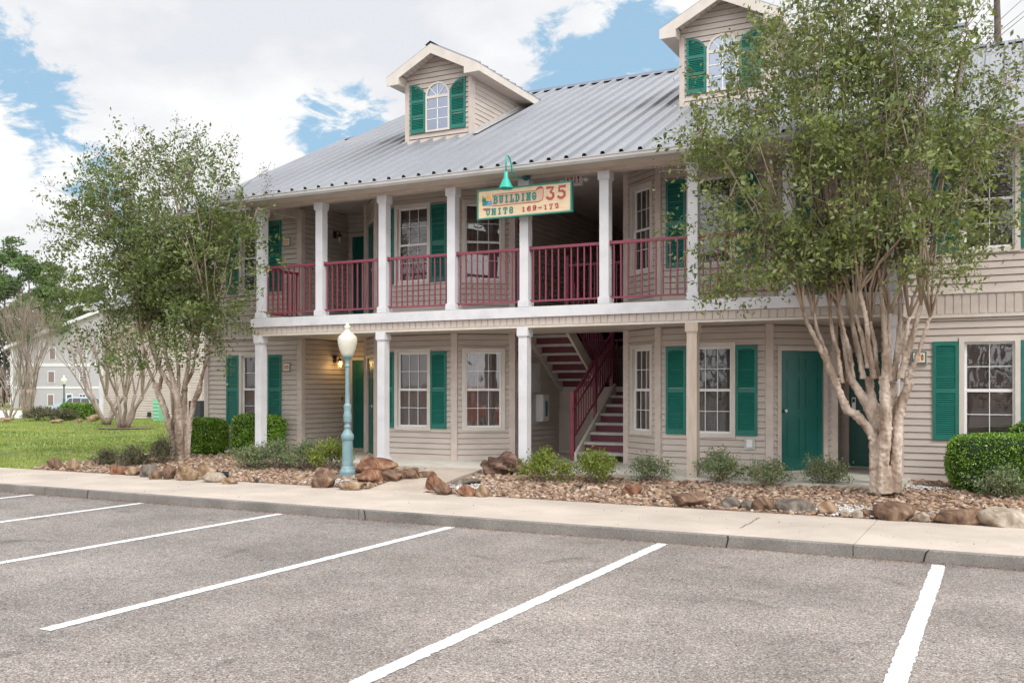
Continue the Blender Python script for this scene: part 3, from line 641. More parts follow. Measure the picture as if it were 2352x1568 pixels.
rl.tube([(-7.0, 16.1, 1.2), (-7.0, 16.05, 1.28), (-7.0, 16.3, 1.42), (-7.0, 18.1, 2.55)], .02, 6)
bp('stair_railing', rl, M['rail'], S); rl = MB(); slope_rail(-7.24, 16.4, 3.0, 18.1, 1.8, 15); rl.box(-7.28, -7.2, 16.3, 16.38, ZU, 4.12); rl.bar((-7.24, 16.34, 3.95), (-5.96, 16.34, 3.95), .05, .045); rl.bar((-7.24, 16.34, 3.12), (-5.96, 16.34, 3.12), .03, .03)
for i in range(11): rl.box(-7.13+i*.107, -7.11+i*.107, 16.33, 16.35, 3.12, 3.95)
bp('stair_railing', rl, M['rail'], S); rl = MB()
for i in range(12): x = -7.9+i*.16; rl.box(x, x+.02, 19.35, 19.37, 1.7, 2.7)
rl.bar((-8.1, 19.36, 2.7), (-5.98, 19.36, 2.7), .05, .045)
bp('landing_railing', rl, M['rail'], S)
# ------------------------------------------------------------------ ground
def nodes_mat(name):
    m = bpy.data.materials.new(name); m.use_nodes = True; t = m.node_tree; return m, t.nodes, t.links.new, t.nodes['Principled BSDF']
def asphalt():
    m, n, l, p = nodes_mat('asphalt'); p.inputs['Roughness'].default_value = .85; p.inputs['Specular IOR Level'].default_value = .3
    tc = n.new('ShaderNodeTexCoord')
    v = n.new('ShaderNodeTexVoronoi'); v.inputs['Scale'].default_value = 100; l(tc.outputs['Object'], v.inputs[0])
    sp = n.new('ShaderNodeSeparateColor'); l(v.outputs['Color'], sp.inputs[0])
    cr = n.new('ShaderNodeValToRGB'); e = cr.color_ramp.elements
    cols = [(.055, .05, .05), (.15, .13, .122), (.235, .203, .178), (.22, .165, .13), (.31, .278, .248), (.175, .165, .162), (.43, .39, .36)]
    for i in range(len(cols)-2): e.new(.5)
    for i, c in enumerate(cols): e[i].position = i/len(cols)*1.1 if i else 0; e[i].color = (*c, 1)
    l(sp.outputs[0], cr.inputs[0])
    # broad stained and sealed patches
    n1 = n.new('ShaderNodeTexNoise'); n1.inputs['Scale'].default_value = .55; n1.inputs['Detail'].default_value = 7; n1.inputs['Roughness'].default_value = .62; l(tc.outputs['Object'], n1.inputs[0])
    r1 = n.new('ShaderNodeMapRange'); l(n1.outputs[0], r1.inputs[0]); r1.inputs[1].default_value = .36; r1.inputs[2].default_value = .66; r1.inputs[3].default_value = .80; r1.inputs[4].default_value = 1.30
    n2 = n.new('ShaderNodeTexNoise'); n2.inputs['Scale'].default_value = 4.5; n2.inputs['Detail'].default_value = 5; n2.inputs['Roughness'].default_value = .7; mp = n.new('ShaderNodeMapping'); mp.inputs['Scale'].default_value = (.6, 1.6, 1); l(tc.outputs['Object'], mp.inputs[0]); l(mp.outputs[0], n2.inputs[0])
    r2 = n.new('ShaderNodeMapRange'); l(n2.outputs[0], r2.inputs[0]); r2.inputs[1].default_value = .3; r2.inputs[2].default_value = .7; r2.inputs[3].default_value = .92; r2.inputs[4].default_value = 1.08
    mu = n.new('ShaderNodeMath'); mu.operation = 'MULTIPLY'; l(r1.outputs[0], mu.inputs[0]); l(r2.outputs[0], mu.inputs[1])
    hs = n.new('ShaderNodeHueSaturation'); l(cr.outputs[0], hs.inputs['Color']); l(mu.outputs[0], hs.inputs['Value'])
    n4 = n.new('ShaderNodeTexNoise'); n4.inputs['Scale'].default_value = 1.5; n4.inputs['Detail'].default_value = 4; n4.inputs['Distortion'].default_value = .6; l(tc.outputs['Object'], n4.inputs[0])
    r4 = n.new('ShaderNodeMapRange'); r4.interpolation_type = 'SMOOTHSTEP'; l(n4.outputs[0], r4.inputs[0]); r4.inputs[1].default_value = .62; r4.inputs[2].default_value = .74; r4.inputs[3].default_value = 1; r4.inputs[4].default_value = .66
    mu4 = n.new('ShaderNodeMath'); mu4.operation = 'MULTIPLY'; l(mu.outputs[0], mu4.inputs[0]); l(r4.outputs[0], mu4.inputs[1]); l(mu4.outputs[0], hs.inputs['Value'])
    # a bluish sealed area among the left bays
    sx = n.new('ShaderNodeSeparateXYZ'); l(tc.outputs['Object'], sx.inputs[0])
    n3 = n.new('ShaderNodeTexNoise'); n3.inputs['Scale'].default_value = .8; n3.inputs['Detail'].default_value = 6; l(tc.outputs['Object'], n3.inputs[0])
    a = n.new('ShaderNodeMath'); a.operation = 'MULTIPLY_ADD'; l(n3.outputs[0], a.inputs[0]); a.inputs[1].default_value = 5; l(sx.outputs[0], a.inputs[2])
    r3 = n.new('ShaderNodeMapRange'); r3.interpolation_type = 'SMOOTHSTEP'; l(a.outputs[0], r3.inputs[0]); r3.inputs[1].default_value = -2.2; r3.inputs[2].default_value = -3.8; r3.inputs[3].default_value = 0; r3.inputs[4].default_value = .55
    mx = n.new('ShaderNodeMix'); mx.data_type = 'RGBA'; mx.blend_type = 'MULTIPLY'; l(r3.outputs[0], mx.inputs[0]); l(hs.outputs[0], mx.inputs[6]); mx.inputs[7].default_value = (.84, .87, .90, 1)
    l(mx.outputs[2], p.inputs['Base Color'])
    b = n.new('ShaderNodeBump'); b.inputs['Strength'].default_value = .8; b.inputs['Distance'].default_value = .006; l(v.outputs['Distance'], b.inputs['Height']); b.invert = True; l(b.outputs[0], p.inputs['Normal'])
    return m
def speckled(name, c1, c2, sc=120, patch=(.85, 1.1), psc=1.2, bump=.15, crack=False):
    m, n, l, p = nodes_mat(name); p.inputs['Roughness'].default_value = .85; p.inputs['Specular IOR Level'].default_value = .3
    tc = n.new('ShaderNodeTexCoord'); a = n.new('ShaderNodeTexNoise'); a.inputs['Scale'].default_value = sc; a.inputs['Detail'].default_value = 3; l(tc.outputs['Object'], a.inputs[0])
    ra = n.new('ShaderNodeMapRange'); l(a.outputs[0], ra.inputs[0]); ra.inputs[1].default_value = .35; ra.inputs[2].default_value = .65
    mi = n.new('ShaderNodeMix'); mi.data_type = 'RGBA'; l(ra.outputs[0], mi.inputs[0]); mi.inputs[6].default_value = (*c1, 1); mi.inputs[7].default_value = (*c2, 1)
    b = n.new('ShaderNodeTexNoise'); b.inputs['Scale'].default_value = psc; b.inputs['Detail'].default_value = 8; b.inputs['Roughness'].default_value = .6; l(tc.outputs['Object'], b.inputs[0])
    rb = n.new('ShaderNodeMapRange'); l(b.outputs[0], rb.inputs[0]); rb.inputs[1].default_value = .3; rb.inputs[2].default_value = .7; rb.inputs[3].default_value = patch[0]; rb.inputs[4].default_value = patch[1]
    hs = n.new('ShaderNodeHueSaturation'); l(mi.outputs[2], hs.inputs['Color']); l(rb.outputs[0], hs.inputs['Value']); l(hs.outputs[0], p.inputs['Base Color'])
    bu = n.new('ShaderNodeBump'); bu.inputs['Strength'].default_value = bump; bu.inputs['Distance'].default_value = .004; l(a.outputs[0], bu.inputs['Height']); l(bu.outputs[0], p.inputs['Normal'])
    return m
M['asphalt'] = asphalt()
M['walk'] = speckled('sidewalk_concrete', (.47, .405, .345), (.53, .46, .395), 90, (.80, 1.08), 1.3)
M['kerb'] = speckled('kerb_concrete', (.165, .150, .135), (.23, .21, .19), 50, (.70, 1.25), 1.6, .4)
M['path'] = speckled('path_concrete', (.42, .345, .28), (.50, .425, .35), 60, (.8, 1.1), 2.0, .3)
M['paint'] = mat('line_paint', (.66, .66, .665), (.30, .28, .27), .7, scale=38, bump=.5, bscale=90, lo=.53, hi=.70, detail=9)
M['soil'] = speckled('bed_soil', (.12, .075, .05), (.26, .18, .13), 30, (.7, 1.2), 3, .8)
M['grass'] = speckled('lawn_ground', (.12, .16, .035), (.22, .26, .07), 14, (.62, 1.4), .55, .5)
def struct(o): o['kind'] = 'structure'; return o
g = MB(); g.quad((-3000, -3000, -1.2), (3000, -3000, -1.2), (3000, 3000, -1.2), (-3000, 3000, -1.2)); struct(g.build('ground', M['soil']))
g = MB(); g.quad((-90, -70, 0), (60, -70, 0), (60, 10.12, 0), (-90, 10.12, 0)); struct(g.build('parking_lot', M['asphalt'], fix=False))
# painted bay lines, slightly ragged
for i, X in enumerate((-13.62, -11.22, -8.62, -5.97, -3.30, -.56, 2.1)):
    g = MB(); k = 140; y0, y1 = 4.47, 10.0; vs = []
    for j in range(k+1):
        y = y0+(y1-y0)*j/k; w = .062
        vs += [(X-w+random.gauss(0, .004), y, .0045), (X+w+random.gauss(0, .004), y, .0045)]
    g.add(vs, [(2*j, 2*j+1, 2*j+3, 2*j+2) for j in range(k)]); o = struct(g.build('bay_line', M['paint'], fix=False))
# kerb with joints, sidewalk slabs
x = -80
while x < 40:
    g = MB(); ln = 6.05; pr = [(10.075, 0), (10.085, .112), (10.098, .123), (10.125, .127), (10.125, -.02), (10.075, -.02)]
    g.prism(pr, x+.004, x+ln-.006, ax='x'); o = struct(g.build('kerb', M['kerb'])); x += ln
x = -80; i = 0
while x < 40:
    ln = 6.05; g = MB(); z = .128; b_ = .006
    g.add([(x+.003, 10.122, 0), (x+ln-.004, 10.122, 0), (x+ln-.004, 12.1, 0), (x+.003, 12.1, 0), (x+.003, 10.122, z-b_), (x+ln-.004, 10.122, z-b_), (x+ln-.004, 12.1, z-b_), (x+.003, 12.1, z-b_),
           (x+.003+b_, 10.122+b_, z), (x+ln-.004-b_, 10.122+b_, z), (x+ln-.004-b_, 12.1-b_, z), (x+.003+b_, 12.1-b_, z)],
          ((0, 1, 5, 4), (1, 2, 6, 5), (2, 3, 7, 6), (3, 0, 4, 7), (4, 5, 9, 8), (5, 6, 10, 9), (6, 7, 11, 10), (7, 4, 8, 11), (8, 9, 10, 11)))
    struct(g.build('sidewalk', M['walk'])); x += ln; i += 1
# joint cracks
def crack(pts, w, z, nm='sidewalk_crack'):
    g = MB(); vs = []
    for i, p in enumerate(pts):
        q = pts[min(i+1, len(pts)-1)]; r = pts[max(i-1, 0)]; d = Vector((q[0]-r[0], q[1]-r[1])).normalized(); nx = (-d.y*w, d.x*w); vs += [(p[0]-nx[0], p[1]-nx[1], z), (p[0]+nx[0], p[1]+nx[1], z)]
    g.add(vs, [(2*i, 2*i+1, 2*i+3, 2*i+2) for i in range(len(pts)-1)]); struct(g.build(nm, M['soil'], fix=False))
for (a, b) in ((P(1745, 1188, .13), P(1700, 1212, .13)),):
    pts = [(a.x+(b.x-a.x)*t_/10+random.gauss(0, .008), a.y+(b.y-a.y)*t_/10) for t_ in range(11)]; crack(pts, .006, .1325)
for X in (P(243, 1130, .06).x, P(843, 1180, .06).x, P(1688, 1238, .06).x, P(2140, 1270, .06).x):   # cracks down the kerb face
    g = MB(); zs = [.126, .10, .075, .05, .02, 0]; vs = []; xo = 0
    for z in zs: xo += random.gauss(0, .012); vs += [(X+xo-.007, 10.083-(.126-z)*.08-.004, z), (X+xo+.007, 10.083-(.126-z)*.08-.004, z)]
    g.add(vs, [(2*i, 2*i+1, 2*i+3, 2*i+2) for i in range(5)]); struct(g.build('kerb_crack', M['dark'], fix=False))
def gz(x, y):
    """height of lawn and beds"""
    a = .115+.185*min(max((y-12.1)/2.0, 0), 1)
    t = -math.sin(R(YAW))*x+math.cos(R(YAW))*y
    if t > 43: a -= min((t-43)/28, 1)**1*1.25
    return a
def bump(x, y): return .012*noise.noise(Vector((x*1.3, y*1.3, 0)))+.006*noise.noise(Vector((x*4, y*4, 3)))
# lawn
g = MB(); xs = [-150, -110, -90, -75]+[-65+i*1.0 for i in range(50)]+[-15+i*.9 for i in range(26)]+[12, 20, 40, 80]; ys = [12.098]+[12.3+i*.35 for i in range(12)]+[17+i*1.0 for i in range(64)]+[90, 110, 150, 220]
vs = [(x, y, gz(x, y)-.02+(bump(x, y) if y > 12.2 else 0)) for y in ys for x in xs]; w = len(xs)
g.add(vs, [(j*w+i, j*w+i+1, (j+1)*w+i+1, (j+1)*w+i) for j in range(len(ys)-1) for i in range(w-1)]); struct(g.build('lawn', M['grass'], smooth=True, fix=False))
# beds
def inside(x, y, poly):
    c = False; j = len(poly)-1
    for i in range(len(poly)):
        if (poly[i][1] > y) != (poly[j][1] > y) and x < (poly[j][0]-poly[i][0])*(y-poly[i][1])/(poly[j][1]-poly[i][1])+poly[i][0]: c = not c
        j = i
    return c
BL = [(-16.5, 12.12), (-8.72, 12.12), (-8.72, 13.94), (-12.92, 13.94), (-12.92, 15.38), (-15.9, 15.38), (-15.75, 14.2), (-16.0, 13.3), (-16.9, 12.7)]
BR = [(-7.68, 12.12), (8, 12.12), (8, 15.38), (-1.22, 15.38), (-1.22, 13.94), (-7.68, 13.94)]
M['mulch'] = M['soil']
for poly in (BL, BR):
    g = MB(); st = .15; x0, x1 = min(p[0] for p in poly), max(p[0] for p in poly); nx = int((x1-x0)/st)+1; ny = int(3.4/st)+1
    idx = {}
    for j in range(ny):
        for i in range(nx):
            x, y = x0+i*st, 12.10+j*st
            if inside(x+.07, y+.07, poly):
                f = []
                for (a, b) in ((0, 0), (1, 0), (1, 1), (0, 1)):
                    k = (i+a, j+b)
                    if k not in idx: X, Y = x0+k[0]*st, 12.10+k[1]*st; idx[k] = len(g.v); g.v.append((X, Y, gz(X, Y)+.005+bump(X, Y)*1.5))
                    f.append(idx[k])
                g.f.append(tuple(f)); g.m.append(0)
    struct(g.build('planting_bed', M['soil'], smooth=True, fix=False))
# walkway up to the porch
g = MB(); x0, x1 = -8.70, -7.72; ys = [12.104, 12.6, 13.2, 13.945]; zs = [.128, .19, .27, .335]
for i in range(3): g.add([(x0, ys[i], zs[i]), (x1, ys[i], zs[i]), (x1, ys[i+1], zs[i+1]), (x0, ys[i+1], zs[i+1]), (x0, ys[i], 0), (x1, ys[i], 0), (x1, ys[i+1], 0), (x0, ys[i+1], 0)], ((0, 1, 2, 3), (0, 4, 5, 1), (0, 3, 7, 4), (1, 5, 6, 2)))
struct(g.build('path', M['path']))
# ------------------------------------------------------------------ river stones (uncountable)
def ico(sub=1):
    bm = bmesh.new(); bmesh.ops.create_icosphere(bm, subdivisions=sub, radius=1); V = np.array([v.co[:] for v in bm.verts]); F = np.array([[v.index for v in f.verts] for f in bm.faces]); bm.free(); return V, F
IV, IF = ico(2)
def pebbles(name, pts, smin, smax, m, label, cat, z=lambda x, y: 0, flat=.55):
    n = len(pts); Vs = np.zeros((n, len(IV), 3), dtype=np.float32); 
    var = [IV*(1+.16*np.sin(IV[:, [1, 2, 0]]*rng.uniform(1.5, 3.2, 3)+rng.uniform(0, 6, 3)).sum(1, keepdims=True)/1.6) for _ in range(12)]
    for i, (x, y) in enumerate(pts):
        s = smin+(smax-smin)*rng.random()**2.2; a = rng.random()*6.28; ca, sa = math.cos(a), math.sin(a)
        q = var[i % 12]*np.array((s, s*rng.uniform(.55, .9), s*rng.uniform(.35, flat)))
        tl = rng.normal(0, .35); c2, s2 = math.cos(tl), math.sin(tl); qx = q[:, 0]*c2-q[:, 2]*s2; qz = q[:, 0]*s2+q[:, 2]*c2
        Vs[i, :, 0] = qx*ca-q[:, 1]*sa+x; Vs[i, :, 1] = qx*sa+q[:, 1]*ca+y; Vs[i, :, 2] = qz+z(x, y)+s*.25
    F = (IF[None]+(np.arange(n)*len(IV))[:, None, None]).reshape(-1, 3)
    o = link(name, fastmesh(name, Vs.reshape(-1, 3), F, True), mats=[m]); return tag(o, label, cat, kind='stuff')
M['peb'] = ramp_island('river_stone', [(.10, .06, .04), (.25, .155, .10), (.35, .225, .145), (.19, .13, .10), (.44, .32, .22), (.27, .17, .115), (.54, .44, .35), (.16, .085, .052), (.37, .30, .24)], .7, .5, 40)
M['pebw'] = ramp_island('white_gravel', [(.55, .54, .53), (.42, .41, .41), (.68, .67, .66), (.30, .29, .30)], .7, .3, 40)
def fill(poly, dens, x0, x1, y0=12.15, y1=15.3, keep=lambda x, y: True):
    n = int(dens*(x1-x0)*(y1-y0)); o = []
    for _ in range(n):
        x, y = random.uniform(x0, x1), random.uniform(y0, y1)
        if inside(x, y, poly) and keep(x, y): o.append((x, y))
    return o
bz = lambda x, y: gz(x, y)+.005+bump(x, y)*1.5
pebbles('river_stones', fill(BL, 620, -16.6, -8.75, 12.16, 13.93), .014, .048, M['peb'], 'tan and brown river stones covering the bed around the lamp post', 'stones', bz)
pebbles('river_stones', fill(BR, 620, -7.66, 2.4, 12.16, 14.2), .014, .048, M['peb'], 'tan and brown river stones covering the bed in front of the staircase and porch', 'stones', bz)
pebbles('river_stones', fill(BL, 110, -16.0, -12.9, 13.93, 15.3)+fill(BR, 160, -1.2, 2.0, 14.2, 15.3), .02, .06, M['peb'], 'thinner scatter of brown stones close under the house walls', 'stones', bz)
gp = [(random.gauss(a, s), random.gauss(b, s*.6)) for (a, b, s, k) in ((P(960/1, 1092, .2).x-.8, 12.45, .22, 260), (-7.25, 12.62, .20, 300), (P(1760, 1160, .2).x+.9, 12.40, .35, 260), (-1.0, 14.2, .16, 200), (P(1920, 1180, .2).x, 12.38, .25, 240), (-1.4, 13.98, .1, 0)) for _ in range(k)]
gp = [(x, y) for x, y in gp if (inside(x, y, BL) or inside(x, y, BR)) and y > 12.15]
pebbles('white_gravel', gp, .012, .026, M['pebw'], 'patches of white gravel between the brown stones', 'gravel', lambda x, y: bz(x, y)+.02)
# ------------------------------------------------------------------ boulders
RV, RF = ico(4)
def rockmat(name, c1, c2, c3):
    m, n, l, p = nodes_mat(name); p.inputs['Roughness'].default_value = .85; p.inputs['Specular IOR Level'].default_value = .25; tc = n.new('ShaderNodeTexCoord')
    a = n.new('ShaderNodeTexNoise'); a.inputs['Scale'].default_value = 4.5; a.inputs['Detail'].default_value = 8; a.inputs['Roughness'].default_value = .65; a.inputs['Distortion'].default_value = .8; l(tc.outputs['Object'], a.inputs[0])
    cr = n.new('ShaderNodeValToRGB'); e = cr.color_ramp.elements; e.new(.5)
    for i, c in enumerate((c1, c2, c3)): e[i].position = (.36, .5, .66)[i]; e[i].color = (*c, 1)
    l(a.outputs[0], cr.inputs[0]); l(cr.outputs[0], p.inputs['Base Color'])
    b = n.new('ShaderNodeTexNoise'); b.inputs['Scale'].default_value = 14; b.inputs['Detail'].default_value = 8; l(tc.outputs['Object'], b.inputs[0]); bu = n.new('ShaderNodeBump'); bu.inputs['Strength'].default_value = .9; bu.inputs['Distance'].default_value = .02; l(b.outputs[0], bu.inputs['Height']); l(bu.outputs[0], p.inputs['Normal']); return m
RM = {'brown': rockmat('brown_rock', (.075, .045, .032), (.17, .105, .07), (.34, .24, .155)), 'tan': rockmat('tan_rock', (.13, .08, .045), (.28, .19, .12), (.43, .34, .24)),
      'grey': rockmat('grey_rock', (.07, .058, .05), (.17, .145, .12), (.31, .25, .19)), 'red': rockmat('rust_rock', (.10, .045, .03), (.22, .11, .065), (.38, .25, .16)), 'pale': rockmat('pale_rock', (.20, .155, .11), (.36, .30, .235), (.50, .44, .37))}
def rock(x, y, w, h, kind, label, tilt=0, d=.7, group='boulders edging the stone beds', seed=None):
    """x, y = where the middle of its foot is seen; w, h its size in pixels of the 2352 wide view"""
    p = P(x, y, .17); 
    for _ in range(3): p = P(x, y, gz(p.x, p.y)+.01)
    t = -math.sin(R(YAW))*p.x+math.cos(R(YAW))*p.y; sw = w*t/FPX/2*1.10; sh = h*t/FPX*1.16
    r = np.random.default_rng(int(x*7+y) if seed is None else seed)
    V = RV.copy()
    for _ in range(17):   # facets
        nrm = r.normal(size=3); nrm /= np.linalg.norm(nrm); dd = r.uniform(.50, .80); k = V@nrm; V = V-np.outer(np.maximum(k-dd, 0), nrm)
    f = r.uniform(2, 4, 3); V = V*(1+.04*np.sin(V[:, [1]]*f[0]*2+f[1])+.05*np.sin(V[:, [0]]*7+V[:, [2]]*5))
    V = V/np.abs(V).max(0)
    depth = min(sw*d*1.1, .22)
    V = V*np.array((sw, depth, sh*.62)); c, s = math.cos(R(tilt)), math.sin(R(tilt)); V = np.stack((V[:, 0]*c-V[:, 2]*s, V[:, 1], V[:, 0]*s+V[:, 2]*c), 1); V[:, 2] += sh*.40
    V[:, 2] = np.maximum(V[:, 2], -.06)
    me = fastmesh('boulder', V, RF, True); o = link('boulder', me, loc=(p.x, p.y+depth*.8, gz(p.x, p.y)), rz=R(YAW)*.6+r.normal(0, .12), mats=[RM[kind]])
    return tag(o, label, 'rock', group)
for a in [
 (116, 1078, 42, 24, 'brown', 'small brown rock at the lawn end of the bed, leftmost of all the rocks'), (158, 1082, 38, 27, 'tan', 'blocky tan brown rock, second from the lawn end of the bed'),
 (262, 1090, 50, 24, 'red', 'low rust coloured rock below the two low shrubs by the lawn'), (294, 1092, 34, 20, 'tan', 'small flat tan rock just left of the slate grey rock'), (328, 1096, 48, 32, 'grey', 'slate grey slanted rock left of the crape myrtle trunk', 14), (350, 1101, 26, 24, 'brown', 'small dark rock wedged between the grey rock and the brown block', 0),
 (376, 1101, 40, 38, 'brown', 'upright brown block of rock left of the crape myrtle trunk'), (413, 1104, 56, 35, 'tan', 'wide tan boulder directly below the left crape myrtle trunk'), (462, 1098, 52, 32, 'tan', 'yellowish rock right of the left crape myrtle trunk', 12), (486, 1108, 60, 24, 'pale', 'flat pale tan rock beside the yellowish one', 10), (520, 1112, 34, 18, 'tan', 'small low tan rock at the end of the row before open stones', 0),
 (733, 1121, 58, 44, 'brown', 'pointed grey brown boulder on the sidewalk edge left of the lamp post', 0), (791, 1126, 60, 26, 'tan', 'long tan rock at the corner of path and sidewalk', 4),
 (842, 1080, 108, 38, 'red', 'large rust red boulder behind the lamp post', 0), (842, 1113, 66, 36, 'red', 'reddish rock right of the lamp post foot', 0), (888, 1108, 60, 32, 'brown', 'brown rock in the middle of the path edging', 0), (930, 1098, 52, 28, 'brown', 'dark brown rock third along the path edging'), (972, 1090, 60, 20, 'brown', 'low flat rock at the porch end of the path edging', 0),
 (990, 1128, 46, 38, 'red', 'upright leaning slab at the right corner of the path', 38), (1012, 1137, 54, 24, 'brown', 'brown rock next to the leaning slab'), (1062, 1140, 48, 26, 'red', 'squarish reddish rock, third right of the path'), (1105, 1142, 38, 26, 'tan', 'rounded tan rock ending the row right of the path'), (1060, 1110, 70, 16, 'grey', 'thin flat grey rock lying along the right side of the path', 8), 
 (1446, 1138, 46, 24, 'red', 'lone reddish tan stone sitting among the river stones'), (1576, 1165, 74, 34, 'brown', 'dark brown domed boulder on the sidewalk edge'), (1676, 1170, 46, 28, 'grey', 'grey rounded boulder right of the dark domed one'), (1713, 1172, 32, 24, 'grey', 'small grey rock squeezed between two boulders'), (1752, 1175, 54, 33, 'brown', 'brown boulder with tan top below the green door'),
 (1832, 1178, 102, 26, 'grey', 'long low dark rock below the green door'), (1898, 1183, 46, 30, 'tan', 'orange tan angular rock left of the large tree trunk', 0), (1942, 1186, 26, 16, 'pale', 'small pale stone left of the three small rocks'), (1970, 1190, 28, 18, 'pale', 'small pale rock below the large tree trunk'), (2000, 1190, 36, 20, 'brown', 'small brown wedge beside the big mottled boulder', 0),
 (2060, 1197, 104, 42, 'brown', 'big mottled brown boulder below the large tree trunk', 0), (2122, 1200, 30, 24, 'pale', 'small pale block between two large boulders'), (2198, 1206, 124, 34, 'brown', 'long brown layered boulder below the clipped hedge', 0), (2252, 1206, 34, 26, 'red', 'small reddish rock between the long boulder and the pale slab'), (2315, 1212, 120, 38, 'pale', 'pale flat slab of rock at the right edge of the photo', 0)]:
    rock(*a)
for i in range(6): rock(-60-i*40, 972+i*.5, 30, 14, 'tan', 'brown rock far beyond the lawn', 0) if False else None
# driftwood stump
p = P(1150, 1098, .22); V = RV.copy(); a = np.arctan2(V[:, 1], V[:, 0])
V = V*(1+.16*np.sin(3*a+2)+.10*np.sin(7*a+V[:, 2]*6)+.13*np.sin(V[:, 0]*9+V[:, 2]*7)+.06*np.sin(V[:, 2]*19+a*3))[:, None]
V = V*np.array((.34, .24, .19)); V[:, 2] += .14+.05*np.sin(V[:, 0]*9)
tag(link('driftwood_stump', fastmesh('driftwood_stump', V, RF, True), loc=(p.x, p.y+.1, gz(p.x, p.y)), mats=[rockmat('driftwood', (.045, .025, .02), (.13, .075, .055), (.26, .17, .13))]), 'gnarled dark brown driftwood stump beside the path to the porch', 'driftwood')
# ------------------------------------------------------------------ foliage tools
def leaves(name, C, size, m, parent=None, asp=.45, up=.25, jit=.3, loc=(0, 0, 0)):
    n = len(C); C = np.asarray(C, dtype=np.float32)
    d = rng.normal(size=(n, 3)); d[:, 2] += up; d /= np.linalg.norm(d, axis=1, keepdims=True)
    q = rng.normal(size=(n, 3)); s = np.cross(d, q); s /= np.linalg.norm(s, axis=1, keepdims=True); u = np.cross(s, d)
    L_ = (size*(1+jit*rng.normal(size=n)))[:, None].clip(size*.4, size*1.9); w = L_*asp/2
    V = np.stack((C-d*L_/2, C+s*w+u*L_*.06, C+d*L_/2, C-s*w+u*L_*.06), 1).reshape(-1, 3); V -= np.array(loc, dtype=np.float32)
    o = link(name, fastmesh(name, V, np.arange(4*n).reshape(n, 4)), parent, mats=[m]); return o
M['leafA'] = ramp_island('myrtle_leaf', [(.04, .07, .025), (.08, .12, .030), (.14, .19, .035), (.07, .10, .045), (.22, .27, .05), (.10, .14, .07), (.27, .31, .10)], .42, 0, noise=(1.1, .5), trans=.35, spec=.6)
M['leafB'] = ramp_island('myrtle_leaf_bright', [(.045, .075, .025), (.11, .15, .035), (.19, .235, .045), (.09, .12, .055), (.27, .31, .07), (.12, .155, .08), (.30, .32, .12)], .42, 0, noise=(1.1, .5), trans=.35, spec=.6)
M['hedge'] = ramp_island('hedge_leaf', [(.06, .15, .012), (.13, .27, .02), (.22, .38, .03), (.10, .20, .02), (.30, .46, .05)], .35, 0, trans=.2, spec=.6)
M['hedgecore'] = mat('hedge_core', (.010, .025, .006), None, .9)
M['shrub'] = ramp_island('shrub_leaf', [(.07, .11, .05), (.14, .20, .09), (.22, .28, .14), (.12, .17, .08), (.27, .31, .11), (.18, .20, .13)], .45, 0, noise=(3, .4), trans=.3, spec=.5)
M['shrubY'] = ramp_island('shrub_leaf_yellow', [(.09, .15, .02), (.18, .25, .03), (.26, .32, .04), (.13, .18, .03), (.30, .30, .06)], .45, 0, noise=(3, .4), trans=.3, spec=.5)
M['shrubD'] = ramp_island('shrub_leaf_dull', [(.05, .07, .03), (.09, .10, .05), (.13, .15, .06), (.14, .10, .07), (.10, .12, .07), (.20, .20, .11)], .5, 0, noise=(3, .4), trans=.3, spec=.4)
M['berry'] = ramp_island('berry', [(.45, .08, .02), (.55, .18, .04), (.35, .05, .04)], .4, 0)
M['seed'] = mat('seed_head', (.045, .035, .035), None, .8)
M['bark'] = mat('myrtle_bark', (.56, .46, .38), (.25, .18, .13), .75, scale=7, bump=.9, bscale=18, stretch=(1, 1, .28), lo=.38, hi=.6)
M['twig'] = mat('twig_bark', (.30, .23, .18), (.20, .145, .11), .8, scale=6)
M['barklight'] = mat('branch_bark', (.42, .33, .25), (.26, .19, .14), .75, scale=9, bump=.5, bscale=30, stretch=(1, 1, .4))
M['bare'] = mat('bare_branch', (.31, .25, .20), (.20, .155, .125), .8, scale=4)
M['pinebark'] = mat('pine_bark', (.16, .125, .11), (.09, .07, .065), .9, scale=5, bump=.8)
M['pine'] = ramp_island('pine_needles', [(.05, .09, .035), (.09, .15, .05), (.13, .20, .07), (.07, .12, .05)], .6, 0, noise=(.4, .5), trans=.25)
def crv(a, b, bow, k=7, wob=.02):
    a = Vector(a); b = Vector(b); out = []
    for i in range(k):
        t_ = i/(k-1); p = a.lerp(b, t_)+Vector(bow)*math.sin(math.pi*t_); 
        if 0 < i < k-1: p += Vector((random.gauss(0, wob), random.gauss(0, wob), random.gauss(0, wob*.5)))
        out.append(p)
    return out
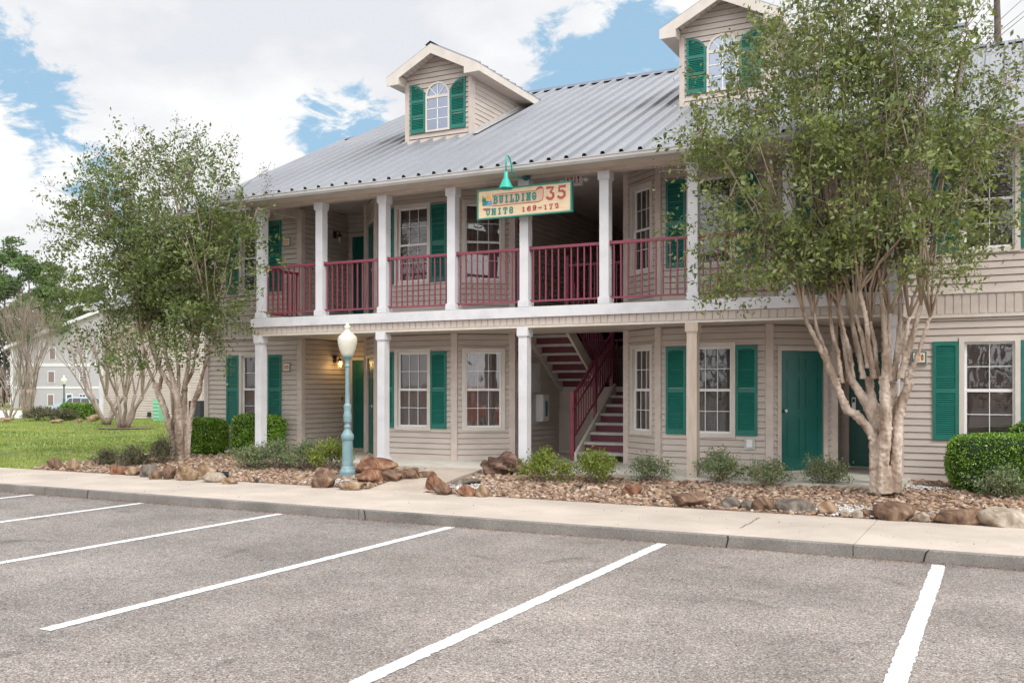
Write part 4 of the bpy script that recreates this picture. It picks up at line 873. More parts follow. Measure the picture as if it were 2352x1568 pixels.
def stems_obj(name, stems, m, parent, loc, voxel=.011, disp=.032):
    g = MB()
    for pts, rad in stems:
        # finely resampled so that the surface can be gnarled
        P_, R_ = [], []
        for i in range(len(pts)-1):
            for j in range(5): t_ = j/5; P_.append(Vector(pts[i]).lerp(Vector(pts[i+1]), t_)); R_.append((rad[i]+(rad[i+1]-rad[i])*t_)*(1+.05*math.sin(len(P_)*.7)+random.gauss(0, .022)))
        P_.append(Vector(pts[-1])); R_.append(rad[-1]); g.tube(P_, R_, 12)
        if rad[0] > .045:     # knobs of old pruning cuts
            for k in range(len(P_)):
                if random.random() < .55 or k > len(P_)-4:
                    a = random.uniform(0, 6.28); c = P_[k]+Vector((math.cos(a), math.sin(a), random.uniform(-.4, .4)))*R_[k]*.8; r_ = R_[k]*random.uniform(.3, .55)
                    g.lathe([(r_*math.sin(math.pi*(j+.5)/6), -r_*math.cos(math.pi*(j+.5)/6)) for j in range(6)], c, 8)
    o = g.build(name, m, parent, origin=loc, smooth=True)
    r = o.modifiers.new('r', 'REMESH'); r.mode = 'VOXEL'; r.voxel_size = voxel; r.use_smooth_shade = True
    t1 = bpy.data.textures.new('gnarl', 'CLOUDS'); t1.noise_scale = .05; t1.noise_depth = 2
    dm = o.modifiers.new('d', 'DISPLACE'); dm.texture = t1; dm.strength = disp; dm.mid_level = .5; dm.texture_coords = 'LOCAL'
    dg = bpy.context.evaluated_depsgraph_get(); me = bpy.data.meshes.new_from_object(o.evaluated_get(dg)); o.modifiers.clear(); o.data = me; return o
def blocked(x, y, z):   # where the building stands
    if -13.6 < x < -.6 and y > 13.62-.0*z and z < 5.30+max(0, (y-13.8))*SL: return True
    if y > 14.75 and -15.6 < x < 2.2 and z < 8.3: return True
    return False
def myrtle(base, stems, heads, cen, rad, nl, leaf, mleaf, label, shoots=9, seedn=14, lo=1.9, keep=None, sag=.9):
    root = empty('crape_myrtle', base, label, 'tree')
    stems_obj('trunk', stems, M['bark'], root, base)
    g = MB(); tips = []
    cen = Vector(cen)
    mains = []
    for h in heads:
        h = Vector(h)
        for _ in range(shoots):
            for _try in range(40):
                d = Vector((random.gauss(0, 1), random.gauss(0, 1), abs(random.gauss(.3, .8)))).normalized(); q = cen+Vector((d.x*rad[0], d.y*rad[1], d.z*rad[2]))*random.uniform(.72, 1.0)
                if not blocked(*q) and (not keep or keep(q)) and q.z > h.z+.9 and (q-h).xy.length < 1.75: break
            if blocked(*q): continue
            pts = crv(h, q, Vector(((h.x-q.x)*.13, (h.y-q.y)*.13, -.1)), 9, .025)
            pts = [p for p in pts]
            g.tube(pts, [max(.004, .019*(1-i/8.6)**.8) for i in range(9)], 6); mains.append(pts)
    o1 = g.build('branch', M['barklight'], root, origin=base, smooth=True, fix=False)
    # leafy twigs
    mp = np.array([[p[:] for p in pts[2:]] for pts in mains]).reshape(-1, 3)
    tw = MB(); C = []; nt_ = int(nl/34)
    while nt_ > 0:
        d = rng.normal(size=3); d /= np.linalg.norm(d); rr = rng.random()**.42
        q = np.array(cen)+d*np.array(rad[:3])*rr*(1+.13*noise.noise(Vector(d*2.3))+.12*noise.noise(Vector(d*6)))
        if d[2] < 0: q[2] = cen.z+d[2]*rad[3]*rr
        if random.random() < .55:      # leafy shoots
            q = mp[random.randrange(len(mp))]+rng.normal(size=3)*np.array((.20, .20, .26))
        if q[2] < lo+sag*max(0, 1-abs(q[0]-cen.x)/rad[0]) or blocked(*q): nt_ -= .15; continue
        if noise.noise(Vector(q*1.25)) < -.13: nt_ -= .15; continue
        if keep and not keep(q): nt_ -= .1; continue
        k = mp[np.argmin(((mp-q)*(1, 1, .8)**np.array(1)).__pow__(2).sum(1)+0)]
        a = Vector(k); b = Vector(q)
        if (a-b).length < .8:
            pts = crv(a, b, Vector((0, 0, -.03)), 4, .015); 
            if random.random() < .6: tw.tube(pts, [.006, .004, .003, .0015], 3, cap=False)
        dd = (b-a).normalized() if (b-a).length > .01 else Vector((0, 0, 1))
        n_ = int(rng.uniform(20, 48)); s_ = rng.uniform(.07, .14)
        al = rng.uniform(-.16, .16, n_)[:, None]; ax = np.array((dd+Vector((0, 0, .4))).normalized())
        C.append(q+ax*al*1.5+rng.normal(size=(n_, 3))*s_*.62); nt_ -= 1
    tw.build('twig', M['twig'], root, origin=base, fix=False)
    C = np.concatenate(C); ok = np.array([not blocked(*c) for c in C]); C = C[ok]
    leaves('crown', C, leaf, mleaf, root, loc=base)
    # seed heads on bare tips
    for i in range(seedn):
        sg_ = MB(); ts = MB()
        d = Vector((random.gauss(0, 1), random.gauss(0, .8), abs(random.gauss(.7, .5)))).normalized(); q = cen+Vector((d.x*rad[0], d.y*rad[1], d.z*rad[2]))*random.uniform(1.0, 1.14)
        if blocked(*q) or (keep and not keep(q)): continue
        a = cen+(q-cen)*.72; ts.tube(crv(a, q, (0, 0, .03), 4, .01), [.006, .005, .004, .002], 4, cap=False)
        for k in range(26):
            c = q+Vector((random.gauss(0, .06), random.gauss(0, .06), random.gauss(0, .07))); s_ = .010
            sg_.add([c+Vector(v)*s_ for v in ((1, 0, 0), (-1, 0, 0), (0, 1, 0), (0, -1, 0), (0, 0, 1.2), (0, 0, -1.2))], ((0, 2, 4), (2, 1, 4), (1, 3, 4), (3, 0, 4), (2, 0, 5), (1, 2, 5), (3, 1, 5), (0, 3, 5)))
            if k % 3 == 0: ts.tube([q-d*.08, c], [.002, .001], 3, cap=False)
        st_ = ts.build('seed_stalk', M['twig'], root, origin=base, fix=False); sg_.build('seed_head', M['seed'], st_, origin=base, fix=False)
    return root
# right tree, stems followed from its base
def sk(pts, Yb, rad):   # pts (x, y, dy) as seen at the tree's distance
    return [P(x, y, Y=Yb+dy) for (x, y, dy) in pts], rad
F5 = lambda cx, cy: ((1850+cx/2.851)*.98, (700+cy/2.851)*.98)
Yt = 13.55
def q5(l): return [(*F5(a, b), c) for a, b, c in l]
ST = [sk(q5([(585, 1295, -.05), (575, 1120, -.03), (575, 930, 0), (520, 850, .0), (440, 770, -.05), (385, 745, -.08), (345, 650, -.1), (318, 585, -.12), (300, 545, -.12)]), Yt, [.085, .082, .08, .062, .058, .055, .048, .05, .055]),
      sk(q5([(640, 1300, -.08), (625, 1120, -.08), (640, 900, -.1), (650, 750, -.1), (640, 640, -.08), (630, 520, -.1)]), Yt, [.095, .08, .075, .075, .07, .06]),
      sk(q5([(705, 1295, 0), (712, 1050, .02), (722, 800, .05), (755, 680, .08), (800, 575, .1)]), Yt, [.085, .075, .07, .065, .055]),
      sk(q5([(600, 900, .1), (560, 800, .15), (510, 690, .15), (440, 580, .12), (400, 520, .12)]), Yt, [.07, .07, .065, .055, .05]),
      sk(q5([(640, 900, .12), (590, 780, .2), (540, 640, .2), (530, 520, .2)]), Yt, [.07, .07, .06, .055]),
      sk(q5([(650, 1300, .15), (660, 1000, .16), (690, 760, .2), (700, 560, .22)]), Yt, [.09, .08, .065, .055]),
      sk(q5([(560, 1310, .02), (640, 1200, .04), (730, 1310, .03)]), Yt, [.06, .07, .06])]
def down(a, px=34):   # root each shoot inside the head it springs from
    d = (a[1][0]-a[0][0], a[1][1]-a[0][1]); n_ = math.hypot(*d); return [(a[0][0]-d[0]/n_*px*.4, a[0][1]+px, a[0][2])]+list(a)
def shoots5(l): return [sk(q5(down(a)), Yt, [r[0]]+r) for a, r in l]
ST += shoots5([([(300, 545, -.12), (215, 350, -.2), (120, 160, -.3), (95, 90, -.35)], [.04, .034, .028, .022]), ([(310, 540, -.1), (250, 380, -.1), (185, 200, -.12), (165, 100, -.15)], [.03, .027, .022, .018]), ([(350, 530, 0), (320, 350, .0), (280, 200, .05), (270, 60, .1)], [.034, .03, .026, .02]),
  ([(400, 520, .12), (375, 350, .15), (345, 180, .2), (320, 50, .2)], [.038, .032, .026, .02]), ([(425, 500, .1), (400, 330, .05), (360, 190, 0), (330, 20, 0)], [.03, .026, .02, .018]), ([(490, 500, .15), (450, 300, .15), (410, 120, .15), (380, -40, .15)], [.042, .036, .03, .024]),
  ([(520, 430, .1), (480, 230, 0), (440, 100, -.1)], [.03, .026, .02]), ([(560, 500, 0), (530, 330, -.1), (515, 140, -.15), (470, -60, -.2)], [.04, .034, .03, .024]), ([(590, 500, .1), (570, 300, .1), (540, 150, .1)], [.032, .028, .022]),
  ([(635, 500, 0), (640, 280, .0), (625, 90, 0), (610, -80, 0)], [.042, .038, .032, .024]), ([(670, 520, .05), (665, 300, .08), (670, 100, .1)], [.034, .03, .026]), ([(700, 520, .1), (730, 300, .1), (740, 100, .15), (740, -80, .2)], [.04, .036, .03, .022]),
  ([(745, 500, 0), (800, 330, -.05), (850, 150, -.1), (880, 40, -.15)], [.045, .04, .034, .026]), ([(790, 540, .05), (850, 400, .0), (900, 240, -.05), (940, 120, -.1)], [.036, .03, .024, .018]), ([(760, 520, .1), (770, 300, .15), (800, 120, .2)], [.034, .03, .024])])
base = P(*F5(645, 1292), Y=Yt); base.z = gz(base.x, base.y)
hds = [s[0][-1] for s in ST[7:]]
cR = P(1935, 400, Y=12.75)
def keepR(q):      # the crown's left shoulder slopes in above the eaves
    a = (q[0]-cR.x)*math.cos(R(YAW))+(q[1]-cR.y)*math.sin(R(YAW)); return not (q[2] > 5.2 and a < -2.35+(q[2]-5.2)*1.05+.25*noise.noise(Vector(q)*2))
print('right tree', base, cR)
myrtle(base, ST, hds, cR, (2.36, 1.75, 3.0, 2.2), 58000, .066, M['leafB'], 'large crape myrtle with pale knobby multi stem trunk in front of the green doors', shoots=6, seedn=26, lo=2.3, keep=keepR)
# left tree
F6 = lambda cx, cy: ((200+cx/4.9)*.98, (780+cy/4.9)*.98)
def q6(l): return [(*F6(a, b), c) for a, b, c in l]
Yl = 13.75
SL_ = [sk(q6([(1035, 1485, 0), (1005, 1250, 0), (960, 1050, -.03), (915, 880, -.06), (850, 730, -.1), (815, 625, -.12), (800, 580, -.12)]), Yl, [.075, .065, .06, .06, .058, .06, .05]),
       sk(q6([(1090, 1490, -.08), (1080, 1200, -.1), (1070, 900, -.1), (1055, 740, -.1), (1030, 640, -.12)]), Yl, [.09, .085, .08, .075, .07]),
       sk(q6([(1140, 1480, .02), (1130, 1150, .02), (1130, 880, .03), (1140, 700, .05), (1140, 620, .05)]), Yl, [.08, .065, .06, .055, .05]),
       sk(q6([(1175, 1460, .08), (1180, 1230, .1), (1200, 1000, .1), (1250, 790, .12), (1310, 650, .12), (1320, 590, .12)]), Yl, [.06, .055, .05, .055, .055, .045]),
       sk(q6([(1050, 1470, .1), (1035, 1150, .12), (1010, 850, .12), (995, 650, .12)]), Yl, [.05, .045, .042, .04])]
SL_ += [sk(q6(down(a, 50)), Yl, [r[0]]+r) for a, r in [([(800, 580, -.12), (760, 500, -.2), (720, 400, -.3), (690, 250, -.4), (640, 60, -.6)], [.032, .03, .028, .024, .02]), ([(860, 600, -.1), (880, 480, 0), (800, 300, .1), (740, 100, .2), (700, -100, .2)], [.036, .034, .03, .026, .02]), ([(1000, 650, -.1), (930, 540, -.15), (860, 400, -.2), (790, 200, -.3), (740, -60, -.4)], [.045, .04, .036, .03, .022]),
    ([(1030, 620, -.1), (980, 450, -.1), (930, 300, -.1), (900, 100, -.1), (880, -150, -.1)], [.05, .045, .04, .034, .024]), ([(1070, 620, 0), (1070, 400, .1), (1040, 200, .15), (1010, -100, .2)], [.036, .034, .03, .024]), ([(1140, 600, 0), (1180, 400, 0), (1200, 200, 0), (1240, -60, 0)], [.045, .04, .034, .026]), ([(1130, 640, .1), (1230, 450, .15), (1260, 250, .2), (1300, 50, .3)], [.036, .032, .026, .02]), ([(1320, 590, .1), (1350, 450, 0), (1400, 300, -.1), (1470, 100, -.2)], [.036, .03, .026, .02])]]
baseL = P(*F6(1105, 1480), Y=Yl); baseL.z = gz(baseL.x, baseL.y)
cL = P(372, 590, Y=13.0)
print('left tree', baseL, cL)
hl = [s[0][-1] for s in SL_[5:]]
myrtle(baseL, SL_, hl, cL, (2.55, 1.9, 2.35, 2.6), 62000, .068, M['leafA'], 'leafy crape myrtle at the left beside the lawn, berry clusters on its tips', shoots=8, seedn=26, lo=1.72, sag=.40)
# ------------------------------------------------------------------ clipped hedges and shrubs
def hedge(x0, x1, y0, y1, z0, z1, n, label, rz=0, size=.036, group='clipped box hedges'):
    c = Vector(((x0+x1)/2, (y0+y1)/2, z0)); hx, hy, hz = (x1-x0)/2, (y1-y0)/2, (z1-z0)/2
    root = empty('hedge', c, label, 'hedge', group, rz)
    def shape(d, k):    # rounded box
        q = 5.5; r = (np.abs(d)**q).sum(1)**(-1/q); v = d*r[:, None]; v = v*np.array((hx, hy, hz)); 
        v[:, :2] *= (1-.10*((v[:, 2]/hz)**2*(v[:, 2] < 0)))[:, None]; v[:, 2] += hz
        b = np.array([noise.noise(Vector(p*3.1))*.035+noise.noise(Vector(p*9))*.018 for p in v]); nr = v-np.array((0, 0, hz)); nr /= np.linalg.norm(nr, axis=1, keepdims=True); return v*1+nr*(b[:, None]+k)
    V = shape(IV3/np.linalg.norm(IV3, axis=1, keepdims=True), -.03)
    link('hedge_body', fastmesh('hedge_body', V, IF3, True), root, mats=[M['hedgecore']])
    d = rng.normal(size=(n, 3))*np.array((hx, hy, hz)); d /= np.array((hx, hy, hz)); d /= np.linalg.norm(d, axis=1, keepdims=True)
    V = shape(d, 0)+rng.normal(size=(n, 3))*.012; V -= (V-np.array((0, 0, hz)))*rng.random((n, 1))*.06; V = V[V[:, 2] > .01]
    leaves('foliage', V, size, M['hedge'], root, asp=.6, up=.2)
IV3, IF3 = ico(4)
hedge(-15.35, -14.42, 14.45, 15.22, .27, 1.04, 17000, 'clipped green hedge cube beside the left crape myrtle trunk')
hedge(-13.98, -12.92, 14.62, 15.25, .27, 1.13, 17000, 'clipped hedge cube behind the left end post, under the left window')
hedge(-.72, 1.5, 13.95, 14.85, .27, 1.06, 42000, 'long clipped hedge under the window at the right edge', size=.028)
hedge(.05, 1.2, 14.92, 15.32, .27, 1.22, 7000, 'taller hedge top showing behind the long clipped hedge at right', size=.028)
def shrub(x, y, w, h, kind, label, nl=1500, berries=10, z=None, group='low flowering shrubs in the stone beds', size=.036, dep=1.0, open_=.0):
    p = P(x, y, .2)
    for _ in range(3): p = P(x, y, gz(p.x, p.y) if z is None else z)
    t = -math.sin(R(YAW))*p.x+math.cos(R(YAW))*p.y; W_ = w*t/FPX/2; H_ = h*t/FPX; p.y += W_*.5
    root = empty('shrub', p, label, 'shrub', group)
    g = MB(); tips = []
    for i in range(26):
        a = random.uniform(0, 6.28); e = random.random()**.7; q = Vector((math.cos(a)*W_*e, math.sin(a)*W_*dep*e, H_*(1-.45*e*e)*random.uniform(.7, 1.02)))
        pts = crv((random.gauss(0, .04), random.gauss(0, .04), -.02), q, (q.x*.15, q.y*.15, .02), 5, .012); g.tube(pts, [.008, .006, .005, .004, .002], 4, cap=False); tips.append(q); 
        for k in range(3):
            b = pts[2+k % 2]; c = q+Vector((random.gauss(0, W_*.22), random.gauss(0, W_*.22), random.gauss(-.02, .06))); c.z = max(.04, c.z); g.tube(crv(b, c, (0, 0, .01), 3, .01), [.004, .003, .0015], 3, cap=False); tips.append(c)
    g.build('stem', M['twig'], root, fix=False)
    T = np.array([t_[:] for t_ in tips]); nl = int(nl*1.25); k = rng.integers(0, len(T), nl); f = rng.random(nl)[:, None]**.5
    C = T[k]*(.55+.45*f)+rng.normal(size=(nl, 3))*np.array((.05, .05, .04))*(.6+H_); C[:, 2] = np.maximum(C[:, 2], .03)
    leaves('foliage', C, size, M[kind], root, asp=.5, up=.5)
    if berries:
        b = MB()
        for i in range(berries): q = T[random.randrange(len(T))]*random.uniform(.6, 1)+np.array((0, -.02, 0)); b.lathe([(.002, 0), (.012, .008), (.012, .018), (.003, .026)], q, 6)
        b.build('berry', M['berry'], root, fix=False)
    return root
for a in [
 (232, 1072, 62, 38, 'shrubD', 'small dull green shrub nearest the lawn, first of three left of the trunk', 1300, 3), (290, 1076, 74, 50, 'shrubD', 'dull green shrub with rusty tips, second of three left of the trunk', 1900, 4), (362, 1062, 74, 56, 'shrubD', 'darker reddish green shrub touching the left crape myrtle trunk', 1900, 3),
 (562, 1076, 90, 56, 'shrub', 'grey green shrub beside the black ground spotlight', 2300, 4), (622, 1076, 96, 64, 'shrub', 'grey green shrub in front of the left end post', 2600, 8), (688, 1076, 90, 60, 'shrub', 'shrub with small red berries left of the yellow green one', 2400, 14), (745, 1078, 96, 68, 'shrubY', 'bright yellow green shrub just left of the lamp post', 3000, 12),
 (1243, 1106, 112, 66, 'shrubY', 'yellow green shrub with orange berries right of the driftwood', 3000, 16), (1358, 1106, 104, 72, 'shrubY', 'rounded yellow green shrub in front of the maroon stair rail', 2800, 6), (1487, 1104, 88, 60, 'shrub', 'sparse grey green shrub in front of the narrow window', 1500, 2),
 (1640, 1110, 130, 68, 'shrub', 'wide open shrub below the bare unpainted post', 2500, 12), (1760, 1116, 108, 56, 'shrub', 'sparse shrub left of the green storage door', 1700, 10), (1885, 1118, 118, 66, 'shrub', 'sparse spreading shrub in front of the green door', 1900, 6), (2290, 1142, 130, 60, 'shrub', 'grey green shrub with orange flowers in front of the long hedge', 2100, 12)]:
    shrub(*a)
for i, (x, y) in enumerate(((1195, 1112), (1290, 1112), (1330, 1124), (590, 1098))):
    g = MB(); p = P(x, y, .2); p.z = gz(p.x, p.y)
    for k in range(16): a = random.uniform(0, 6.28); g.tube([(0, 0, 0), (math.cos(a)*.04, math.sin(a)*.04, .07), (math.cos(a)*.09, math.sin(a)*.09, random.uniform(.07, .15))], [.008, .005, .001], 4)
    o = g.build('dried_plant', M['seed'] if i > 1 else M['twig'], loc=p, fix=False); tag(o, ('small dried brown plant stub right of the driftwood', 'small dried plant stub between the two yellow green shrubs', 'small dark dried plant among the stones below the stair shrub', 'small dark dried plant below the red berried shrub')[i], 'dried plant')
# ------------------------------------------------------------------ street lamp
M['teal'] = mat('teal_paint', (.215, .325, .345), (.15, .25, .27), .45, scale=6, bump=.1)
M['globe'] = mat('lamp_globe', (.68, .67, .58), (.62, .60, .50), .25, scale=4, spec=.6); M['globe'].node_tree.nodes['Principled BSDF'].inputs['Subsurface Weight'].default_value = .3
M['darkteal'] = mat('dark_teal', (.02, .10, .12), None, .4)
def street_lamp(loc, h, label, m, s=1.0, n=24):
    root = empty('street_lamp', loc, label, 'street lamp'); k = h/2.55
    b = MB(); b.lathe([(r*s, z*k) for r, z in ((.155, 0), (.155, .07), (.125, .12), (.12, .14), (.105, .16), (.10, .60), (.115, .62), (.125, .66), (.12, .70), (.09, .74), (.055, .80), (.065, .82), (.065, .85), (.05, .88), (.075, .93), (.08, 1.02), (.065, 1.10), (.075, 1.20), (.06, 1.22), (.048, 1.24))], n=n, flute=.10, lo=.17*k, hi=.59*k); b.build('base', m, root, smooth=False)
    p = MB(); p.lathe([(.048*s, 1.2*k), (.045*s, 1.24*k), (.040*s, 1.86*k), (.055*s, 1.87*k), (.055*s, 1.89*k), (.042*s, 1.92*k), (.05*s, 1.97*k), (.085*s, 2.02*k), (.11*s, 2.035*k), (.11*s, 2.05*k)], n=n, flute=.08, lo=1.25*k, hi=1.85*k); p.build('pole', m, root)
    g = MB(); g.lathe([(r*s, z*k) for r, z in ((.095, 2.05), (.115, 2.08), (.155, 2.17), (.182, 2.27), (.187, 2.33), (.175, 2.375), (.14, 2.41), (.115, 2.425), (.115, 2.44), (.085, 2.455), (.06, 2.475), (.05, 2.50), (.062, 2.525), (.066, 2.545), (.05, 2.57), (.028, 2.585), (.03, 2.60), (.02, 2.62), (.002, 2.625))], n=max(n, 28)); g.build('globe', m if False else M['globe'], root, smooth=True)
p = P(798, 1090, .22); street_lamp(Vector((p.x, p.y, gz(p.x, p.y))), 2.50, 'tall teal street lamp with a cream acorn globe in the stone bed', M['teal'], .88)
# black ground spotlight
p = P(512, 1088, .22); r = empty('spotlight', (p.x, p.y, gz(p.x, p.y)), 'black ground spotlight tilted among the stones beside the grey green shrub', 'spotlight', rz=.6)
g = MB(); g.box(-.10, .10, -.05, .05, .05, .13, 0, Matrix.Rotation(.5, 4, 'X')); g.build('housing', M['black'], r); g = MB(); g.box(-.01, .01, -.01, .01, -.03, .08); g.build('stake', M['black'], r)
# ------------------------------------------------------------------ sign with slab lettering
M['signbg'] = mat('sign_wood', (.72, .58, .38), (.60, .44, .27), .55, scale=8, stretch=(.5, 1, 6), lo=.4, hi=.7)
M['signgreen'] = mat('sign_green', (.03, .22, .17), None, .5); M['signred'] = mat('sign_red', (.42, .075, .075), None, .5); M['signpink'] = mat('sign_pink', (.62, .40, .28), None, .5)
M['signblue'] = mat('sign_blue', (.12, .30, .55), None, .5); M['signsun'] = mat('sign_sun', (.75, .38, .10), None, .5); M['signcream'] = mat('sign_cream', (.74, .64, .44), None, .5)
GL = {  # strokes on a 1 x 1 cell; each drawn as a thick ribbon, slabs at the ends where listed
 'B': ([[(.15, 0), (.15, 1)], [(.15, 1), (.62, 1), (.82, .88), (.82, .66), (.62, .53), (.15, .53)], [(.62, .53), (.88, .40), (.88, .14), (.64, 0), (.15, 0)]], [(.1, 0), (.1, 1)]),
 'U': ([[(.2, 1), (.2, .25), (.35, .02), (.65, .02), (.8, .25), (.8, 1)]], [(.2, 1), (.8, 1)]), 'I': ([[(.5, 0), (.5, 1)]], [(.5, 0), (.5, 1)]), 'L': ([[(.3, 1), (.3, 0)], [(.2, 0), (.85, 0), (.85, .28)]], [(.3, 1), (.22, 0)]),
 'D': ([[(.2, 0), (.2, 1)], [(.2, 1), (.6, 1), (.85, .75), (.85, .25), (.6, 0), (.2, 0)]], [(.15, 0), (.15, 1)]), 'N': ([[(.18, 0), (.18, 1)], [(.18, 1), (.82, 0)], [(.82, 0), (.82, 1)]], [(.18, 0), (.82, 1), (.14, 1)]),
 'G': ([[(.85, .78), (.65, 1), (.38, 1), (.15, .75), (.15, .25), (.38, 0), (.65, 0), (.85, .2), (.85, .45)], [(.55, .45), (.92, .45)]], []), 'T': ([[(.5, 0), (.5, 1)], [(.08, .76), (.08, 1), (.92, 1), (.92, .76)]], [(.5, 0)]),
 'S': ([[(.82, .72), (.8, .9), (.6, 1), (.35, 1), (.16, .84), (.2, .62), (.5, .52), (.8, .40), (.84, .16), (.65, 0), (.35, 0), (.18, .1), (.16, .28)]], []),
 '1': ([[(.3, .82), (.52, 1), (.52, 0)]], [(.52, 0)]), '2': ([[(.16, .70), (.2, .92), (.45, 1), (.72, .96), (.84, .75), (.72, .52), (.2, .06), (.85, .06), (.88, .25)]], []),
 '3': ([[(.12, 1), (.86, 1), (.50, .60), (.84, .44), (.86, .18), (.66, 0), (.32, 0), (.10, .12)]], []), '5': ([[(.86, 1), (.22, 1), (.20, .60), (.58, .62), (.86, .46), (.86, .16), (.62, 0), (.30, 0), (.12, .10)]], []),
 '6': ([[(.82, .82), (.55, 1), (.3, .92), (.16, .6), (.16, .25), (.35, 0), (.65, 0), (.84, .2), (.82, .42), (.62, .56), (.35, .52), (.18, .35)]], []), '9': ([[(.18, .18), (.45, 0), (.7, .08), (.84, .4), (.84, .75), (.65, 1), (.35, 1), (.16, .8), (.18, .58), (.38, .44), (.65, .48), (.82, .65)]], []),
 '7': ([[(.14, .76), (.14, .98), (.86, .98), (.5, .4), (.42, 0)]], [(.42, 0)]), '0': ([[(.5, 1), (.25, .92), (.16, .6), (.16, .4), (.25, .08), (.5, 0), (.75, .08), (.84, .4), (.84, .6), (.75, .92), (.5, 1)]], []), '-': ([[(.15, .45), (.85, .45)]], []),
 'E': ([[(.85, .8), (.85, 1), (.2, 1), (.2, 0), (.85, 0), (.85, .2)], [(.2, .5), (.7, .5)]], []), 'X': ([[(.1, 0), (.9, 1)], [(.1, 1), (.9, 0)]], [])}
def text(mb, s, x, z, cw, ch, th, y, gap=.12, mi=0, slab=True):
    """letters standing on the x,z plane, facing -y"""
    for c in s:
        if c in GL:
            st, sl = GL[c]; y2 = y
            for li, ln in enumerate(st):
                pts = [(x+th*.5+px_*(cw-th), z+th*.5+pz*(ch-th)) for px_, pz in ln]; yy = y-.0004*li; vs = []
                for i, (a, b) in enumerate(pts):
                    q0 = pts[max(i-1, 0)]; q1 = pts[min(i+1, len(pts)-1)]; d = Vector((q1[0]-q0[0], q1[1]-q0[1])).normalized(); n_ = Vector((-d.y, d.x))*th/2
                    e = d*(th*.5) if i == len(pts)-1 and len(ln) > 2 else (d*(-th*.5) if i == 0 and len(ln) > 2 else Vector((0, 0)))
                    if len(ln) == 2: e = d*(th*.5)*(1 if i else -1)
                    vs += [(a+e.x-n_.x, yy, b+e.y-n_.y), (a+e.x+n_.x, yy, b+e.y+n_.y)]
                mb.add(vs, [(2*i, 2*i+1, 2*i+3, 2*i+2) for i in range(len(pts)-1)], mi)
            if slab:
                for k, (px_, pz) in enumerate(sl): cx = x+th*.5+px_*(cw-th); cz = z+th*.5+pz*(ch-th); mb.quad((cx-th*.95, y-.002-.0003*k, cz-th*.32), (cx+th*.95, y-.002-.0003*k, cz-th*.32), (cx+th*.95, y-.002-.0003*k, cz+th*.32), (cx-th*.95, y-.002-.0003*k, cz+th*.32), mi)
        x += cw*(1+gap)
SX0, SX1, SZ0, SZ1, SY = -7.83, -6.15, 4.505, 4.955, 14.02
o0 = Vector(((SX0+SX1)/2, SY, SZ0)); root = empty('building_sign', o0, 'cream and green wooden sign reading BUILDING 35 UNITS 169-172 hung across a balcony post', 'sign')
mb = MB(); mb.box(SX0, SX1, SY-.01, SY+.03, SZ0, SZ1); mb.build('board', M['signbg'], root, origin=o0)
mb = MB(); f = .022
for (a, b, c, d) in ((SX0-f, SX1+f, SZ1, SZ1+f), (SX0-f, SX1+f, SZ0-f, SZ0), (SX0-f, SX0, SZ0, SZ1), (SX1, SX1+f, SZ0, SZ1)): mb.box(a, b, SY-.025, SY+.045, c, d)
mb.box(-7.5, -7.46, SY+.03, 14.2, 4.7, 4.74); mb.box(-7.09, -7.03, SY+.045, 14.2, 4.6, 4.9)
mb.build('frame', M['signgreen'], root, origin=o0)
W_, H_ = SX1-SX0, SZ1-SZ0; sx = lambda u: SX0+u*W_; sz = lambda v: SZ0+v*H_; yy = SY-.0125
mb = MB(); mb.poly([(sx(.155), yy, sz(.42)), (sx(.66), yy, sz(.44)), (sx(.70), yy, sz(.50)), (sx(.71), yy, sz(.72)), (sx(.70), yy, sz(.84)), (sx(.64), yy, sz(.82)), (sx(.155), yy, sz(.82))]); mb.build('banner', M['signpink'], root, origin=o0, fix=False)
mb = MB()
ol = [(.155, .82), (.30, .84), (.45, .83), (.64, .835), (.645, .90), (.67, .95), (.705, .94), (.715, .84), (.712, .6), (.705, .47), (.66, .415), (.45, .425), (.30, .41), (.155, .42)]
for a, b in zip(ol[:-1], ol[1:]): mb.bar((sx(a[0]), yy-.001, sz(a[1])), (sx(b[0]), yy-.001, sz(b[1])), .004, .009)
mb.poly([(sx(.645), yy-.004, sz(.84)), (sx(.65), yy-.004, sz(.93)), (sx(.70), yy-.004, sz(.93)), (sx(.705), yy-.004, sz(.86)), (sx(.68), yy-.004, sz(.88))])
mb.poly([(sx(.09)+.055*math.cos(a)*1.25, yy-.001, sz(.36)+.045*math.sin(a)) for a in [math.pi*(1+i/10) for i in range(11)]])
text(mb, '35', sx(.735), sz(.43), .185, .225, .046, yy-.002, .06); text(mb, '169-172', sx(.475), sz(.10), .090, .094, .022, yy-.002, .10)
mb.build('lettering', M['signred'], root, origin=o0, fix=False)
mb = MB(); text(mb, 'BUILDING', sx(.168), sz(.48), .096, .140, .030, yy-.003, .05); text(mb, 'UNITS', sx(.08), sz(.08), .100, .115, .026, yy-.002, .08); mb.build('lettering', M['signgreen'], root, origin=o0, fix=False)
ex0, ex1, ez0, ez1 = sx(.045), sx(.15), sz(.46), sz(.84)
mb = MB(); mb.quad((ex0, yy, ez0), (ex1, yy, ez0), (ex1, yy, sz(.62)), (ex0, yy, sz(.64)))
for i in range(6): u = ex0+.005+i*.012; mb.add([(u-.01, yy-.003, sz(.62)), (u+.01, yy-.003, sz(.62)), (u, yy-.003, sz(.86-.02*i))], ((0, 1, 2),))
mb.build('emblem_trees', M['signgreen'], root, origin=o0, fix=False)
mb = MB(); c = ((ex0+ex1)/2+.02, sz(.66))
